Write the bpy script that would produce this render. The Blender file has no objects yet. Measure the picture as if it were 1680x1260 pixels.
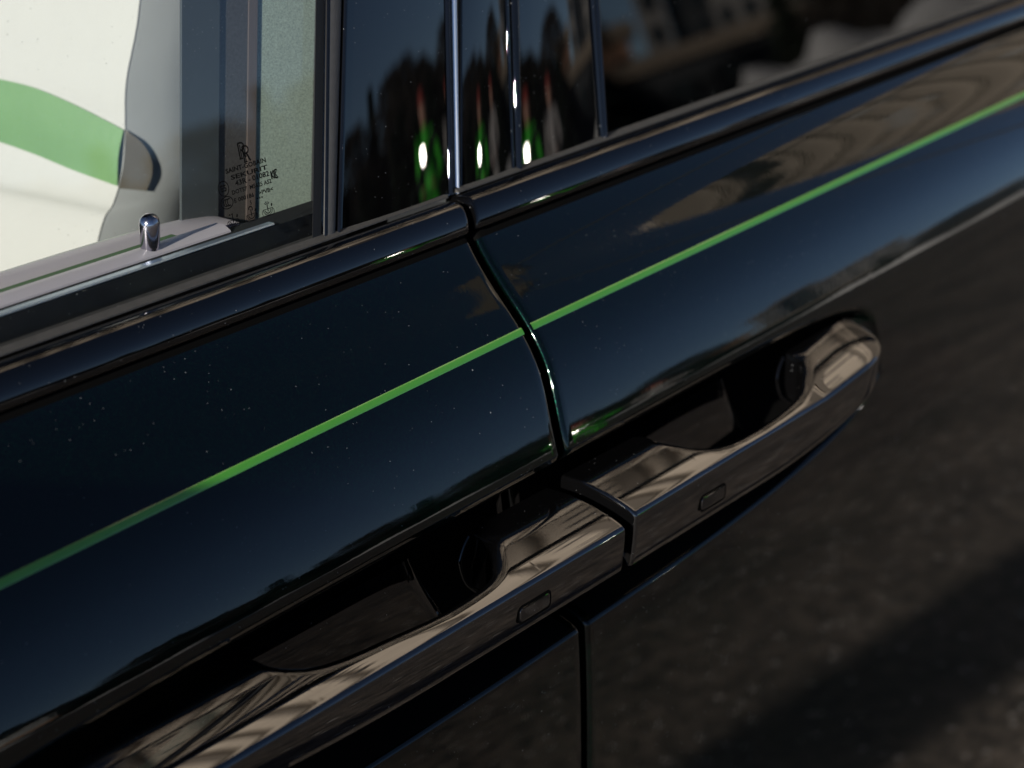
import bpy, math, random
import numpy as np
from mathutils import Matrix, Vector
R = math.radians
rng = np.random.default_rng(7)
random.seed(7)
SC = bpy.context.scene
COL = SC.collection

# ------------------------------------------------------------------ camera
cd = bpy.data.cameras.new('camera')
cam = bpy.data.objects.new('camera', cd)
COL.objects.link(cam)
SC.camera = cam
rx, ry, rz = (0.6069, -0.7948, 0.0), (-0.2963, -0.2263, -0.9279), (0.7375, 0.5631, -0.3728)
cam.matrix_world = Matrix(((rx[0], -ry[0], -rz[0], -0.6755),
                           (rx[1], -ry[1], -rz[1], -0.4448),
                           (rx[2], -ry[2], -rz[2], 1.4052),
                           (0, 0, 0, 1)))
cd.sensor_width = 36.0
cd.lens = 66.66
cd.clip_start = 0.02
cd.clip_end = 3000.0
cd.dof.use_dof = True
cd.dof.focus_distance = 0.845
cd.dof.aperture_fstop = 8.5
cd.dof.aperture_blades = 0

# ------------------------------------------------------------------ world, sun
SUN_AZ, SUN_EL = 188.0, 18.0          # sun stands ahead of the car, a little to the camera's side
w = bpy.data.worlds.new('World')
SC.world = w
w.use_nodes = True
nt = w.node_tree
nt.nodes.clear()
sky = nt.nodes.new('ShaderNodeTexSky')
sky.sky_type = 'NISHITA'
sky.sun_disc = False
sky.sun_elevation = R(SUN_EL)
sky.sun_rotation = R((90.0 - SUN_AZ) % 360.0)
sky.altitude = 6500.0
sky.dust_density = 2.0
sky.air_density = 1.0
sky.ozone_density = 1.3
bg = nt.nodes.new('ShaderNodeBackground')
bg.inputs['Strength'].default_value = 0.058
wo = nt.nodes.new('ShaderNodeOutputWorld')
nt.links.new(sky.outputs[0], bg.inputs[0])
nt.links.new(bg.outputs[0], wo.inputs[0])

sl = bpy.data.lights.new('sun', 'SUN')
sl.energy = 3.9
sl.angle = R(0.5)
sl.color = (1.0, 0.93, 0.83)
so = bpy.data.objects.new('sun', sl)
COL.objects.link(so)
a, e = R(SUN_AZ), R(SUN_EL)
sdir = Vector((math.cos(a) * math.cos(e), math.sin(a) * math.cos(e), math.sin(e)))
so.rotation_euler = sdir.to_track_quat('Z', 'Y').to_euler()
so.location = sdir * 40

SC.view_settings.view_transform = 'Standard'
SC.view_settings.look = 'None'
SC.view_settings.exposure = 0.95
SC.view_settings.gamma = 1.0
SC.cycles.max_bounces = 10
SC.cycles.transparent_max_bounces = 16
SC.cycles.caustics_reflective = False
SC.cycles.caustics_refractive = False


# ------------------------------------------------------------------ helpers
def link(ob, parent=None):
    COL.objects.link(ob)
    if parent is not None:
        ob.parent = parent
        if parent.type == 'EMPTY' and parent.get('worldkids'):
            ob.matrix_parent_inverse = Matrix.Translation(-Vector(parent.location))
    return ob


def mesh(name, verts, faces, mat, parent=None, smooth=None, mats=None, fm=None):
    me = bpy.data.meshes.new(name)
    me.from_pydata([tuple(map(float, v)) for v in verts], [], [tuple(map(int, f)) for f in faces])
    me.update()
    for m in (mats or [mat]):
        me.materials.append(m)
    if fm is not None:
        me.polygons.foreach_set('material_index', list(map(int, fm)))
    if smooth is not None:
        me.polygons.foreach_set('use_smooth', [True] * len(me.polygons))
        if smooth < 179:
            me.set_sharp_from_angle(angle=R(smooth))
    ob = bpy.data.objects.new(name, me)
    return link(ob, parent)


def tag(o, label=None, cat=None, group=None, kind=None):
    if label: o['label'] = label
    if cat: o['category'] = cat
    if group: o['group'] = group
    if kind: o['kind'] = kind
    return o


def empty(name, loc, world_kids=False):
    o = bpy.data.objects.new(name, None)
    o.location = loc
    o.empty_display_size = 0.1
    if world_kids: o['worldkids'] = 1
    COL.objects.link(o)
    return o


class MB:
    """collects geometry for one mesh object"""
    def __init__(s): s.v, s.f, s.m = [], [], []
    def add(s, v, f, mi=0):
        b = len(s.v)
        s.v += [tuple(p) for p in v]
        s.f += [tuple(i + b for i in q) for q in f]
        s.m += [mi] * len(f)
        return s
    def box(s, c, d, rz=0.0, mi=0, bev=0.0):
        x, y, z = [k / 2 for k in d]
        co, si = math.cos(rz), math.sin(rz)
        if bev <= 0:
            P = [(sx * x, sy * y, sz * z) for sx in (-1, 1) for sy in (-1, 1) for sz in (-1, 1)]
            F = [(0, 1, 3, 2), (4, 6, 7, 5), (0, 4, 5, 1), (2, 3, 7, 6), (0, 2, 6, 4), (1, 5, 7, 3)]
        else:
            b = bev
            ring = [(-x + b, -y), (x - b, -y), (x, -y + b), (x, y - b), (x - b, y), (-x + b, y), (-x, y - b), (-x, -y + b)]
            P, F = [], []
            for zz, k in ((-z, 1), (-z + b, 0), (z - b, 0), (z, 1)):
                for (px, py) in ring:
                    P.append((px * (1 - k * b / max(x, 1e-6)), py * (1 - k * b / max(y, 1e-6)), zz))
            for l in range(3):
                for i in range(8):
                    j = (i + 1) % 8
                    F.append((l * 8 + i, l * 8 + j, l * 8 + 8 + j, l * 8 + 8 + i))
            F.append(tuple(range(7, -1, -1)))
            F.append(tuple(range(24, 32)))
        P = [(c[0] + px * co - py * si, c[1] + px * si + py * co, c[2] + pz) for px, py, pz in P]
        return s.add(P, F, mi)
    def tube(s, pts, rad, n=10, mi=0, cap=True):
        pts = [Vector(p) for p in pts]
        rad = rad if hasattr(rad, '__len__') else [rad] * len(pts)
        V, F = [], []
        up = None
        for i, p in enumerate(pts):
            t = (pts[min(i + 1, len(pts) - 1)] - pts[max(i - 1, 0)]).normalized()
            if up is None:
                up = Vector((0, 0, 1)) if abs(t.z) < 0.9 else Vector((1, 0, 0))
            u = t.cross(up).normalized(); q = u.cross(t).normalized(); up = q
            for k in range(n):
                an = 2 * math.pi * k / n
                V.append(p + (u * math.cos(an) + q * math.sin(an)) * rad[i])
        for i in range(len(pts) - 1):
            for k in range(n):
                j = (k + 1) % n
                F.append((i * n + k, i * n + j, (i + 1) * n + j, (i + 1) * n + k))
        if cap:
            F.append(tuple(range(n - 1, -1, -1)))
            F.append(tuple(range((len(pts) - 1) * n, len(pts) * n)))
        return s.add(V, F, mi)
    def build(s, name, mat, parent=None, smooth=None):
        if isinstance(mat, (list, tuple)):
            return mesh(name, s.v, s.f, None, parent, smooth, mats=list(mat), fm=s.m)
        return mesh(name, s.v, s.f, mat, parent, smooth)


def catmull(P, n=6):
    P = np.array(P, float)
    Q = np.vstack([2 * P[0] - P[1], P, 2 * P[-1] - P[-2]])
    out = []
    for i in range(1, len(Q) - 2):
        for t in np.linspace(0, 1, n, endpoint=False):
            p0, p1, p2, p3 = Q[i - 1:i + 3]
            out.append(0.5 * ((2 * p1) + (-p0 + p2) * t + (2 * p0 - 5 * p1 + 4 * p2 - p3) * t * t + (-p0 + 3 * p1 - 3 * p2 + p3) * t ** 3))
    out.append(P[-1])
    return np.array(out)


def sstep(x, a, b):
    t = np.clip((x - a) / (b - a), 0, 1)
    return t * t * (3 - 2 * t)


# ------------------------------------------------------------------ materials
def nodes(name):
    m = bpy.data.materials.new(name)
    m.use_nodes = True
    n = m.node_tree
    return m, n, n.nodes['Principled BSDF'], n.nodes['Material Output']


def simple(name, col, rough=0.5, metal=0.0, ior=1.5, coat=0.0, var=0.0, vscale=30.0, bump=0.0, bscale=400.0):
    m, n, b, o = nodes(name)
    b.inputs['Base Color'].default_value = (*col, 1)
    b.inputs['Roughness'].default_value = rough
    b.inputs['Metallic'].default_value = metal
    b.inputs['IOR'].default_value = ior
    b.inputs['Coat Weight'].default_value = coat
    b.inputs['Coat Roughness'].default_value = 0.02
    tc = n.nodes.new('ShaderNodeTexCoord')
    if var > 0:
        no = n.nodes.new('ShaderNodeTexNoise')
        no.inputs['Scale'].default_value = vscale
        no.inputs['Detail'].default_value = 6
        n.links.new(tc.outputs['Object'], no.inputs['Vector'])
        mx = n.nodes.new('ShaderNodeMix'); mx.data_type = 'RGBA'
        mx.inputs[6].default_value = (*[c * (1 - var) for c in col], 1)
        mx.inputs[7].default_value = (*[min(1, c * (1 + var)) for c in col], 1)
        n.links.new(no.outputs['Fac'], mx.inputs[0])
        n.links.new(mx.outputs[2], b.inputs['Base Color'])
    if bump > 0:
        no = n.nodes.new('ShaderNodeTexNoise')
        no.inputs['Scale'].default_value = bscale
        no.inputs['Detail'].default_value = 4
        n.links.new(tc.outputs['Object'], no.inputs['Vector'])
        bp = n.nodes.new('ShaderNodeBump')
        bp.inputs['Strength'].default_value = bump
        bp.inputs['Distance'].default_value = 0.002
        n.links.new(no.outputs['Fac'], bp.inputs['Height'])
        n.links.new(bp.outputs['Normal'], b.inputs['Normal'])
    return m


def dust_layer(n, tc, base_out, out, amount=1.0, col=(0.25, 0.26, 0.27)):
    """sparse settled dust grains, two sizes, clumped; a mask between the finish below and a dull grain"""
    mask = None
    clump = n.nodes.new('ShaderNodeTexNoise')
    clump.inputs['Scale'].default_value = 16.0
    clump.inputs['Detail'].default_value = 3.0
    n.links.new(tc.outputs['Object'], clump.inputs['Vector'])
    for sc, rmax, keep in ((190.0, 0.047, 0.57), (75.0, 0.030, 0.70), (420.0, 0.090, 0.52)):
        v = n.nodes.new('ShaderNodeTexVoronoi')
        v.inputs['Scale'].default_value = sc
        n.links.new(tc.outputs['Object'], v.inputs['Vector'])
        sep = n.nodes.new('ShaderNodeSeparateColor')
        n.links.new(v.outputs['Color'], sep.inputs[0])
        # radius from a random channel, presence from another plus clumping
        rad = n.nodes.new('ShaderNodeMath'); rad.operation = 'MULTIPLY'
        rad.inputs[1].default_value = rmax
        n.links.new(sep.outputs[0], rad.inputs[0])
        lt = n.nodes.new('ShaderNodeMath'); lt.operation = 'LESS_THAN'
        n.links.new(v.outputs['Distance'], lt.inputs[0])
        n.links.new(rad.outputs[0], lt.inputs[1])
        ad = n.nodes.new('ShaderNodeMath'); ad.operation = 'ADD'
        n.links.new(sep.outputs[1], ad.inputs[0])
        n.links.new(clump.outputs['Fac'], ad.inputs[1])
        gt = n.nodes.new('ShaderNodeMath'); gt.operation = 'GREATER_THAN'
        gt.inputs[1].default_value = keep + 0.5 + (1 - amount) * 0.4
        n.links.new(ad.outputs[0], gt.inputs[0])
        mu = n.nodes.new('ShaderNodeMath'); mu.operation = 'MULTIPLY'
        n.links.new(lt.outputs[0], mu.inputs[0])
        n.links.new(gt.outputs[0], mu.inputs[1])
        if mask is None:
            mask = mu
        else:
            mm = n.nodes.new('ShaderNodeMath'); mm.operation = 'MAXIMUM'
            n.links.new(mask.outputs[0], mm.inputs[0])
            n.links.new(mu.outputs[0], mm.inputs[1])
            mask = mm
    d = n.nodes.new('ShaderNodeBsdfDiffuse')
    d.inputs['Color'].default_value = (*col, 1)
    mix = n.nodes.new('ShaderNodeMixShader')
    n.links.new(mask.outputs[0], mix.inputs[0])
    n.links.new(base_out, mix.inputs[1])
    n.links.new(d.outputs[0], mix.inputs[2])
    n.links.new(mix.outputs[0], out.inputs['Surface'])


def paint(name, base=(0.0006, 0.0008, 0.0010), flake=(0.0006, 0.011, 0.0065), metal=0.5, ior=1.5, dust=1.0, rough=0.21, peel=0.02):
    m, n, b, o = nodes(name)
    b.inputs['Metallic'].default_value = metal
    b.inputs['Roughness'].default_value = rough
    b.inputs['IOR'].default_value = 1.45
    b.inputs['Specular IOR Level'].default_value = 0.0
    b.inputs['Coat Weight'].default_value = 1.0
    b.inputs['Coat Roughness'].default_value = 0.026
    b.inputs['Coat IOR'].default_value = ior
    tc = n.nodes.new('ShaderNodeTexCoord')
    v = n.nodes.new('ShaderNodeTexVoronoi')
    v.inputs['Scale'].default_value = 2600.0
    n.links.new(tc.outputs['Object'], v.inputs['Vector'])
    sep = n.nodes.new('ShaderNodeSeparateColor')
    n.links.new(v.outputs['Color'], sep.inputs[0])
    pw = n.nodes.new('ShaderNodeMath'); pw.operation = 'POWER'; pw.inputs[1].default_value = 3.0
    n.links.new(sep.outputs[0], pw.inputs[0])
    mx = n.nodes.new('ShaderNodeMix'); mx.data_type = 'RGBA'
    mx.inputs[6].default_value = (*base, 1); mx.inputs[7].default_value = (*flake, 1)
    n.links.new(pw.outputs[0], mx.inputs[0])
    n.links.new(mx.outputs[2], b.inputs['Base Color'])
    if peel > 0:                                   # faint orange peel in the clear coat
        no = n.nodes.new('ShaderNodeTexNoise')
        no.inputs['Scale'].default_value = 260.0
        no.inputs['Detail'].default_value = 2.0
        n.links.new(tc.outputs['Object'], no.inputs['Vector'])
        bp = n.nodes.new('ShaderNodeBump')
        bp.inputs['Strength'].default_value = peel
        bp.inputs['Distance'].default_value = 0.0004
        n.links.new(no.outputs['Fac'], bp.inputs['Height'])
        n.links.new(bp.outputs['Normal'], b.inputs['Coat Normal'])
    dust_layer(n, tc, b.outputs[0], o, dust)
    return m


def gloss_black(name, ior=1.5, dust=0.9, rough=0.006, col=(0.002, 0.002, 0.0022)):
    m, n, b, o = nodes(name)
    b.inputs['Base Color'].default_value = (*col, 1)
    b.inputs['Roughness'].default_value = rough
    b.inputs['IOR'].default_value = ior
    tc = n.nodes.new('ShaderNodeTexCoord')
    dust_layer(n, tc, b.outputs[0], o, dust)
    return m


def glass(name, tint=(0.955, 0.965, 0.955), ior=1.5, dust=0.0):
    m = bpy.data.materials.new(name)
    m.use_nodes = True
    n = m.node_tree
    n.nodes.clear()
    o = n.nodes.new('ShaderNodeOutputMaterial')
    t = n.nodes.new('ShaderNodeBsdfTransparent'); t.inputs[0].default_value = (*tint, 1)
    g = n.nodes.new('ShaderNodeBsdfGlossy'); g.inputs['Roughness'].default_value = 0.0
    f = n.nodes.new('ShaderNodeFresnel')
    ge = n.nodes.new('ShaderNodeNewGeometry')       # the same air-to-glass index on both faces of the pane
    ma = n.nodes.new('ShaderNodeMath'); ma.operation = 'MULTIPLY_ADD'
    ma.inputs[1].default_value = 1 / ior - ior; ma.inputs[2].default_value = ior
    n.links.new(ge.outputs['Backfacing'], ma.inputs[0]); n.links.new(ma.outputs[0], f.inputs[0])
    mx = n.nodes.new('ShaderNodeMixShader')
    n.links.new(f.outputs[0], mx.inputs[0]); n.links.new(t.outputs[0], mx.inputs[1]); n.links.new(g.outputs[0], mx.inputs[2])
    if dust > 0:
        tc = n.nodes.new('ShaderNodeTexCoord')
        dust_layer(n, tc, mx.outputs[0], o, dust, (0.35, 0.36, 0.34))
    else:
        n.links.new(mx.outputs[0], o.inputs['Surface'])
    return m


M_PAINT = paint('black_flake_paint')
M_HANDLE = gloss_black('handle_gloss_black', ior=2.0, dust=1.0, rough=0.004)
M_TRIM = gloss_black('trim_gloss_black', ior=1.55)
M_PANEL = gloss_black('pillar_gloss_black', ior=1.6, dust=0.8)
M_CHROME = simple('polished_chrome', (0.85, 0.85, 0.86), 0.33, 1.0)
M_DARKCHROME = simple('dark_chrome', (0.16, 0.16, 0.17), 0.22, 1.0)
M_DIMCHROME = simple('dim_chrome', (0.06, 0.06, 0.065), 0.28, 1.0)
M_RUBBER = simple('grey_rubber', (0.055, 0.055, 0.056), 0.62, var=0.25, vscale=300, bump=0.15, bscale=1500)
M_SEAL = simple('dusty_seal', (0.045, 0.044, 0.042), 0.6, var=0.3, vscale=180, bump=0.2, bscale=1200)
M_BLACK = simple('black_plastic', (0.004, 0.004, 0.004), 0.55)
M_SHADE_GROOVE = simple('shade_groove_black', (0.002, 0.002, 0.002), 0.95)  # painted shade for recess and trim gap; also colours the button grooves
M_SHADE_GROOVE.node_tree.nodes['Principled BSDF'].inputs['Specular IOR Level'].default_value = 0.05
M_COACH = simple('green_coachline', (0.058, 0.265, 0.022), 0.35, coat=1.0)
M_GLASS = glass('clear_glass', dust=0.9)
M_PRIV = glass('privacy_glass', tint=(0.06, 0.055, 0.05), dust=0.3)
M_SHIELD = glass('windscreen_glass')
M_ETCH = simple('etched_print', (0.004, 0.004, 0.004), 0.9)
M_ETCH.node_tree.nodes['Principled BSDF'].inputs['Specular IOR Level'].default_value = 0.1
M_LEATHER = simple('white_leather', (0.445, 0.45, 0.44), 0.55, var=0.03, vscale=14, bump=0.25, bscale=90)
M_LEATHERSHADE = simple('shaded_side_leather', (0.62, 0.65, 0.67), 0.6, var=0.06, vscale=20, bump=0.06, bscale=60)  # copy for the shaded side, lightened to stand for bounced light
M_LEATHERGREEN = simple('green_leather', (0.125, 0.245, 0.105), 0.55, var=0.08, vscale=40, bump=0.2, bscale=200)
M_SILL = simple('pale_lilac_sill', (0.92, 0.83, 0.86), 0.35, var=0.04)
M_PURPLE = simple('film_tint_lining', (0.16, 0.11, 0.19), 0.5, var=0.2, vscale=60)  # purple cast of the glass film, with its shade, put into the colour
M_DARKFELT = simple('dark_lining', (0.02, 0.022, 0.025), 0.85, var=0.3, vscale=120)
M_BROWNLINE = simple('brown_lining', (0.13, 0.12, 0.115), 0.8, var=0.4, vscale=700)
M_GREYTRIM = simple('grey_pillar_lining', (0.10, 0.115, 0.12), 0.7, var=0.1, vscale=60)
M_LIGHTTRIM = simple('pale_speckled_lining', (0.44, 0.54, 0.47), 0.7, var=0.85, vscale=1500)  # green tint stands for a reflection in the glass, painted on the lining
M_PALEEDGE = simple('pale_edge', (0.15, 0.12, 0.11), 0.6)
M_BLUEEDGE = simple('bright_edge', (0.55, 0.66, 0.78), 0.25, 0.6)

# ------------------------------------------------------------------ body section
ZB = [(1.150, 26), (1.135, 31), (1.125, 39), (1.115, 45), (1.107, 48), (1.100, 45.5), (1.092, 41), (1.085, 37), (1.077, 31.2), (1.065, 25.5),
      (1.05, 22), (1.042, 20), (1.0385, 17.3), (1.0355, 12), (1.02, 9.5), (1.0, 8.5), (0.97, 7.5), (0.95, 5.5), (0.93, 3.2), (0.90, 1.6), (0.86, 0.8),
      (0.80, 0.4), (0.6, -1.5), (0.45, -6), (0.30, -14)]
zz = np.arange(0.30, 1.1501, 0.00025)
ee = np.interp(zz, [p[0] for p in ZB][::-1], [p[1] for p in ZB][::-1])
ker = np.exp(-0.5 * (np.arange(-24, 25) / 9.0) ** 2); ker /= ker.sum()
ee = np.convolve(np.pad(ee, 24, mode='edge'), ker, 'valid')
yy = np.concatenate([[0], np.cumsum(np.tan(np.radians(ee[:-1])) * 0.00025)])
yy += 0.0393 - np.interp(1.0345, zz, yy)


def body_y(z): return np.interp(z, zz, yy)
def body_e(z): return np.interp(z, zz, ee)
LZ = np.array([0.0, 1.035, 1.045, 1.052, 1.070, 1.078, 1.100, 1.110, 1.3, 2.0])      # how the shut line leans back: slope by height
LS = np.array([0.0, 0.0, 0.12, 0.205, 0.205, 0.08, 0.05, 0.15, 0.16, 0.16])
lz = np.arange(0.9, 2.0, 0.0005)
lx = np.concatenate([[0], np.cumsum(np.interp(lz[:-1], LZ, LS) * 0.0005)])


def lean(z): return np.interp(z, lz, lx)


ZM = 0.992                         # mid height of the handle recess
XE_FRONT, XE_REAR = 0.405, 0.318    # how far the recess runs from the shut line


def rec_h(x, p, XE):                   # outline of the recess towards its ends
    t = np.clip(abs(x) / XE, 0, 1)
    return max(0.34, (1 - t ** p) ** (1 / p)) if t < 1 else 0.34


REC = catmull([(0, 0), (0.0004, 0.012), (0.0022, 0.045), (0.006, 0.075), (0.014, 0.105), (0.026, 0.13), (0.034, 0.16), (0.038, 0.22), (0.039, 0.36),
               (0.039, 0.66), (0.038, 0.80), (0.031, 0.870), (0.0185, 0.912), (0.0085, 0.945), (0.0040, 0.963), (0.0017, 0.978), (0.0005, 0.990), (0, 1.0)], 5)


def column(x, XE):
    """the (y, z) rows of a door skin at the distance x from the shut line"""
    ht, hb = rec_h(x, 5.0, XE), rec_h(x, 2.6, XE)
    zc = ZM + (1.0362 - ZM) * ht
    zl = ZM - (ZM - 0.9445) * hb
    dep = min(1.0, max(0.0, (XE - abs(x)) / 0.040)) if abs(x) < XE else 0.0
    dep = (1 - (1 - dep) ** 2) ** 0.9 * min(1, dep * 3)
    top = 1.1285 - (1.1285 - zc) * (np.linspace(0, 1, 84))
    rows = [(float(body_y(z)), z) for z in top[:-1]]
    yc, yl = float(body_y(zc)), float(body_y(zl))
    for dy, t in REC:
        z = zc + (zl - zc) * t
        yb = float(body_y(z)) if dep < 1e-6 else (float(body_y(z)) * (1 - dep) + (yc + (yl - yc) * t) * dep)
        rows.append((yb + dy * dep, z))
    k = np.linspace(0, 1, 46)[1:] ** 1.5
    rows += [(float(body_y(z)), z) for z in zl - (zl - 0.34) * k]
    return rows


def door_skin(name, side, x_far, parent):
    """side -1: door left of the shut line, +1: right of it"""
    g, r = 0.0029, 0.0028
    XE = XE_FRONT if side < 0 else XE_REAR
    xs = np.concatenate([np.linspace(0, 0.02, 7)[:-1], np.linspace(0.02, 0.20, 37)[:-1], np.linspace(0.20, XE + 0.017, 72)[:-1], np.linspace(XE + 0.017, x_far, 16)])
    cols = []
    base0 = column(0.0, XE)
    for dx, dn in ((0, 0.018), (0, 0.010)):
        cols.append((g, dn))
    for k in range(7):
        th = math.pi / 2 * k / 6
        cols.append((g + r - r * math.cos(th), r - r * math.sin(th)))
    body = []
    for x in xs[1:]:
        body.append((g + r + x, 0))
    V = []
    nrow = None
    # roll-in of the top edge
    def full(rows):
        y0, z0 = rows[0]
        pre = [(y0 + 0.016, z0 + 0.0005), (y0 + 0.008, z0 + 0.0014), (y0 + 0.004, z0 + 0.0017), (y0 + 0.0018, z0 + 0.0012)]
        return pre + rows
    ncol = 0
    for (cx, dn) in cols + body:
        rows = full(base0 if dn > 0 or cx <= g + r else column(cx, XE))
        nrow = len(rows)
        for (y, z) in rows:
            el = R(float(body_e(z))) if dn > 0 else 0
            V.append((side * cx + lean(z), y + dn * math.cos(el), z - dn * math.sin(el)))
        ncol += 1
    F, FM = [], []
    for c in range(ncol - 1):
        for q in range(nrow - 1):
            p = c * nrow + q
            f = (p, p + 1, p + nrow + 1, p + nrow)
            F.append(f if side > 0 else f[::-1])
            recess_shade = c >= len(cols) and abs(c) < ncol and 4 + 83 + 13 <= q <= 4 + 83 + 74 and side * V[p][0] < XE - 0.012
            FM.append(1 if recess_shade or q < 5 else 0)  # blackened rows stand for shade in the recess and under the trim
    # inner skin so that the door has thickness
    b = len(V)
    yi = 0.150
    V += [(side * (g + 0.001) + lean(1.129), yi, 1.129), (side * (g + 0.001), yi, 0.34), (side * (cols + body)[-1][0], yi, 0.34), (side * (cols + body)[-1][0] + lean(1.129), yi, 1.129)]
    F.append((b, b + 1, b + 2, b + 3) if side < 0 else (b + 3, b + 2, b + 1, b))
    FM.append(0)
    return mesh(name, V, F, None, parent, smooth=60, mats=[M_PAINT, M_SHADE_GROOVE], fm=FM)


car = empty('car', (0.3, 0.95, 0.0), True)
tag(car, 'black metallic luxury car with a green coachline and two meeting door handles', 'car')

door_f = door_skin('door', -1, 0.78, car)
door_f['label'] = 'front door, left of the shut line, behind the clear window'
door_r = door_skin('door', 1, 1.02, car)
door_r['label'] = 'rear door, right of the shut line, below the dark window'


# ------------------------------------------------------------------ swept parts along the car
def sweep(name, prof, x0, x1, mat, parent, round0=False, round1=False, smooth=40, closed=True, rr=0.0025, nseg=2, extra=None):
    P = np.array(prof, float)
    c = P.mean(0)
    st = []
    L = x1 - x0
    def ends(x, s):
        return [(x + s * rr * 0.0, 0.80), (x + s * rr * 0.12, 0.90), (x + s * rr * 0.4, 0.965), (x + s * rr, 1.0)]
    st += ends(x0, 1) if round0 else [(x0, 1.0)]
    for k in range(1, nseg): st.append((x0 + L * k / nseg, 1.0))
    st += ends(x1, -1)[::-1] if round1 else [(x1, 1.0)]
    V, F = [], []
    n = len(P)
    for (x, s) in st:
        Q = c + (P - c) * s if s < 1 else P
        for (y, z) in Q: V.append((x + lean(z), y, z))
    for i in range(len(st) - 1):
        for k in range(n if closed else n - 1):
            j = (k + 1) % n
            F.append((i * n + k, (i + 1) * n + k, (i + 1) * n + j, i * n + j))
    F.append(tuple(range(n))); F.append(tuple(range(len(st) * n - 1, (len(st) - 1) * n - 1, -1)))
    return mesh(name, V, F, mat, parent, smooth=smooth)


# belt trim: ledge, crest, bulging face, lower lip
face = catmull([(0.1101, 1.1432), (0.1092, 1.1425), (0.1079, 1.1410), (0.1067, 1.1391), (0.1057, 1.1371), (0.1049, 1.1351), (0.1043, 1.1331), (0.1040, 1.1315), (0.1040, 1.1303), (0.1044, 1.1295), (0.1052, 1.1290)], 5)
trim_prof = [(0.1260, 1.1418), (0.1205, 1.1428), (0.1150, 1.1437), (0.1118, 1.1438)] + [tuple(p) for p in face] + [(0.112, 1.1286), (0.126, 1.1286)]
trim_prof = [(y, z + 0.0012) for y, z in trim_prof]
t1 = sweep('belt_trim', trim_prof, -0.79, -0.0030, M_TRIM, door_f, round1=True, smooth=45)
t2 = sweep('belt_trim', [(y, z + 0.0008) for y, z in trim_prof], 0.0030, 1.02, M_TRIM, door_r, round0=True, smooth=45)
seal_prof = [(0.1290, 1.1462), (0.1262, 1.1466), (0.1248, 1.1464), (0.1222, 1.1454), (0.1214, 1.1452), (0.1212, 1.1446), (0.1290, 1.1436)]
s1 = sweep('belt_seal', seal_prof, -0.79, 0.0005, M_SEAL, door_f, smooth=30)
s2 = sweep('belt_seal', [(y - 0.0005, z + 0.0008) for y, z in seal_prof], 0.0135, 1.02, M_SEAL, door_r, smooth=30)
s3 = sweep('corner_seal', [(y - 0.0008, z + 0.0010) for y, z in seal_prof], 0.0075, 0.0130, M_SEAL, door_r, smooth=30)


# coachline: a painted line a hair proud of the lacquer
def coach(name, x0, x1, parent):
    V, F = [], []
    xs = np.linspace(x0, x1, 30)
    nn = 7
    for x in xs:
        zc = 1.0907 + (0.0115 if x < 0 else 0.0058) * x
        for k in range(nn):
            z = zc + (0.5 - k / (nn - 1)) * 0.0028
            el = R(float(body_e(z)))
            d = 0.00025 if 0 < k < nn - 1 else 0.00003
            V.append((x + lean(z), float(body_y(z)) - d * math.cos(el), z + d * math.sin(el)))
    for i in range(len(xs) - 1):
        for k in range(nn - 1):
            p = i * nn + k
            F.append((p, p + 1, p + nn + 1, p + nn))
    return mesh(name, V, F, M_COACH, parent, smooth=179)


coach('coachline', -0.78, -0.0037, door_f)
coach('coachline', 0.0037, 1.02, door_r)

# key lock under the front handle
mb = MB()
kc = Vector((-0.0613, 0.0262, 0.8935))
def disc(mb, c, r0, r1, y0, y1, n=32, mi=0):
    V = []
    for (r_, y_) in ((r0, y0), (r1, y1)):
        for k in range(n):
            an = 2 * math.pi * k / n
            V.append((c.x + r_ * math.cos(an), c.y + y_, c.z + r_ * math.sin(an)))
    mb.add(V, [(k, (k + 1) % n, n + (k + 1) % n, n + k) for k in range(n)], mi)
    return V
disc(mb, kc, 0.0072, 0.0066, 0.002, -0.0012)
disc(mb, kc, 0.0066, 0.0052, -0.0012, -0.0010)
disc(mb, kc, 0.0052, 0.0046, -0.0010, 0.0010)
disc(mb, kc, 0.0046, 0.0005, 0.0010, 0.0012)
mb.build('key_lock', M_DARKCHROME, door_f, smooth=35)


# ------------------------------------------------------------------ handles
NEAR_B = [(-0.352, 0.026), (-0.340, 0.034), (-0.300, 0.036), (-0.285, 0.040), (-0.2150, 0.045), (-0.2138, 0.0400), (-0.2128, 0.036), (-0.2110, 0.0300), (-0.2060, 0.0245), (-0.2017, 0.0212),
          (-0.195, 0.0185), (-0.185, 0.0162), (-0.172, 0.0147), (-0.158, 0.0134), (-0.140, 0.0114), (-0.1256, 0.0104), (-0.1118, 0.0107), (-0.100, 0.0115),
          (-0.094, 0.0124), (-0.088, 0.0143), (-0.0835, 0.0172), (-0.0793, 0.0210), (-0.0735, 0.0268), (-0.0680, 0.0325), (-0.0672, 0.0445), (-0.060, 0.0458), (-0.0040, 0.0458)]
FAR_B = [(0.0040, 0.0440), (0.0672, 0.0430), (0.0680, 0.0400), (0.0687, 0.0372), (0.0706, 0.0310), (0.0735, 0.0258), (0.0775, 0.0195), (0.0824, 0.0145), (0.090, 0.0105), (0.100, 0.0082), (0.113, 0.0070),
         (0.127, 0.0066), (0.147, 0.0072), (0.160, 0.0082), (0.1744, 0.0100), (0.184, 0.0128), (0.1914, 0.0158), (0.200, 0.0205), (0.2085, 0.0268), (0.2138, 0.0310), (0.2147, 0.0405), (0.222, 0.0405), (0.250, 0.0380), (0.270, 0.0350), (0.281, 0.030)]
TOPC = catmull([(0.0, 0.0), (0.0022, 0.0012), (0.0045, 0.0022), (0.010, 0.0041), (0.018, 0.0061), (0.026, 0.0076), (0.0315, 0.0083), (0.0335, 0.0084), (0.046, 0.0084)], 8)


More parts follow.
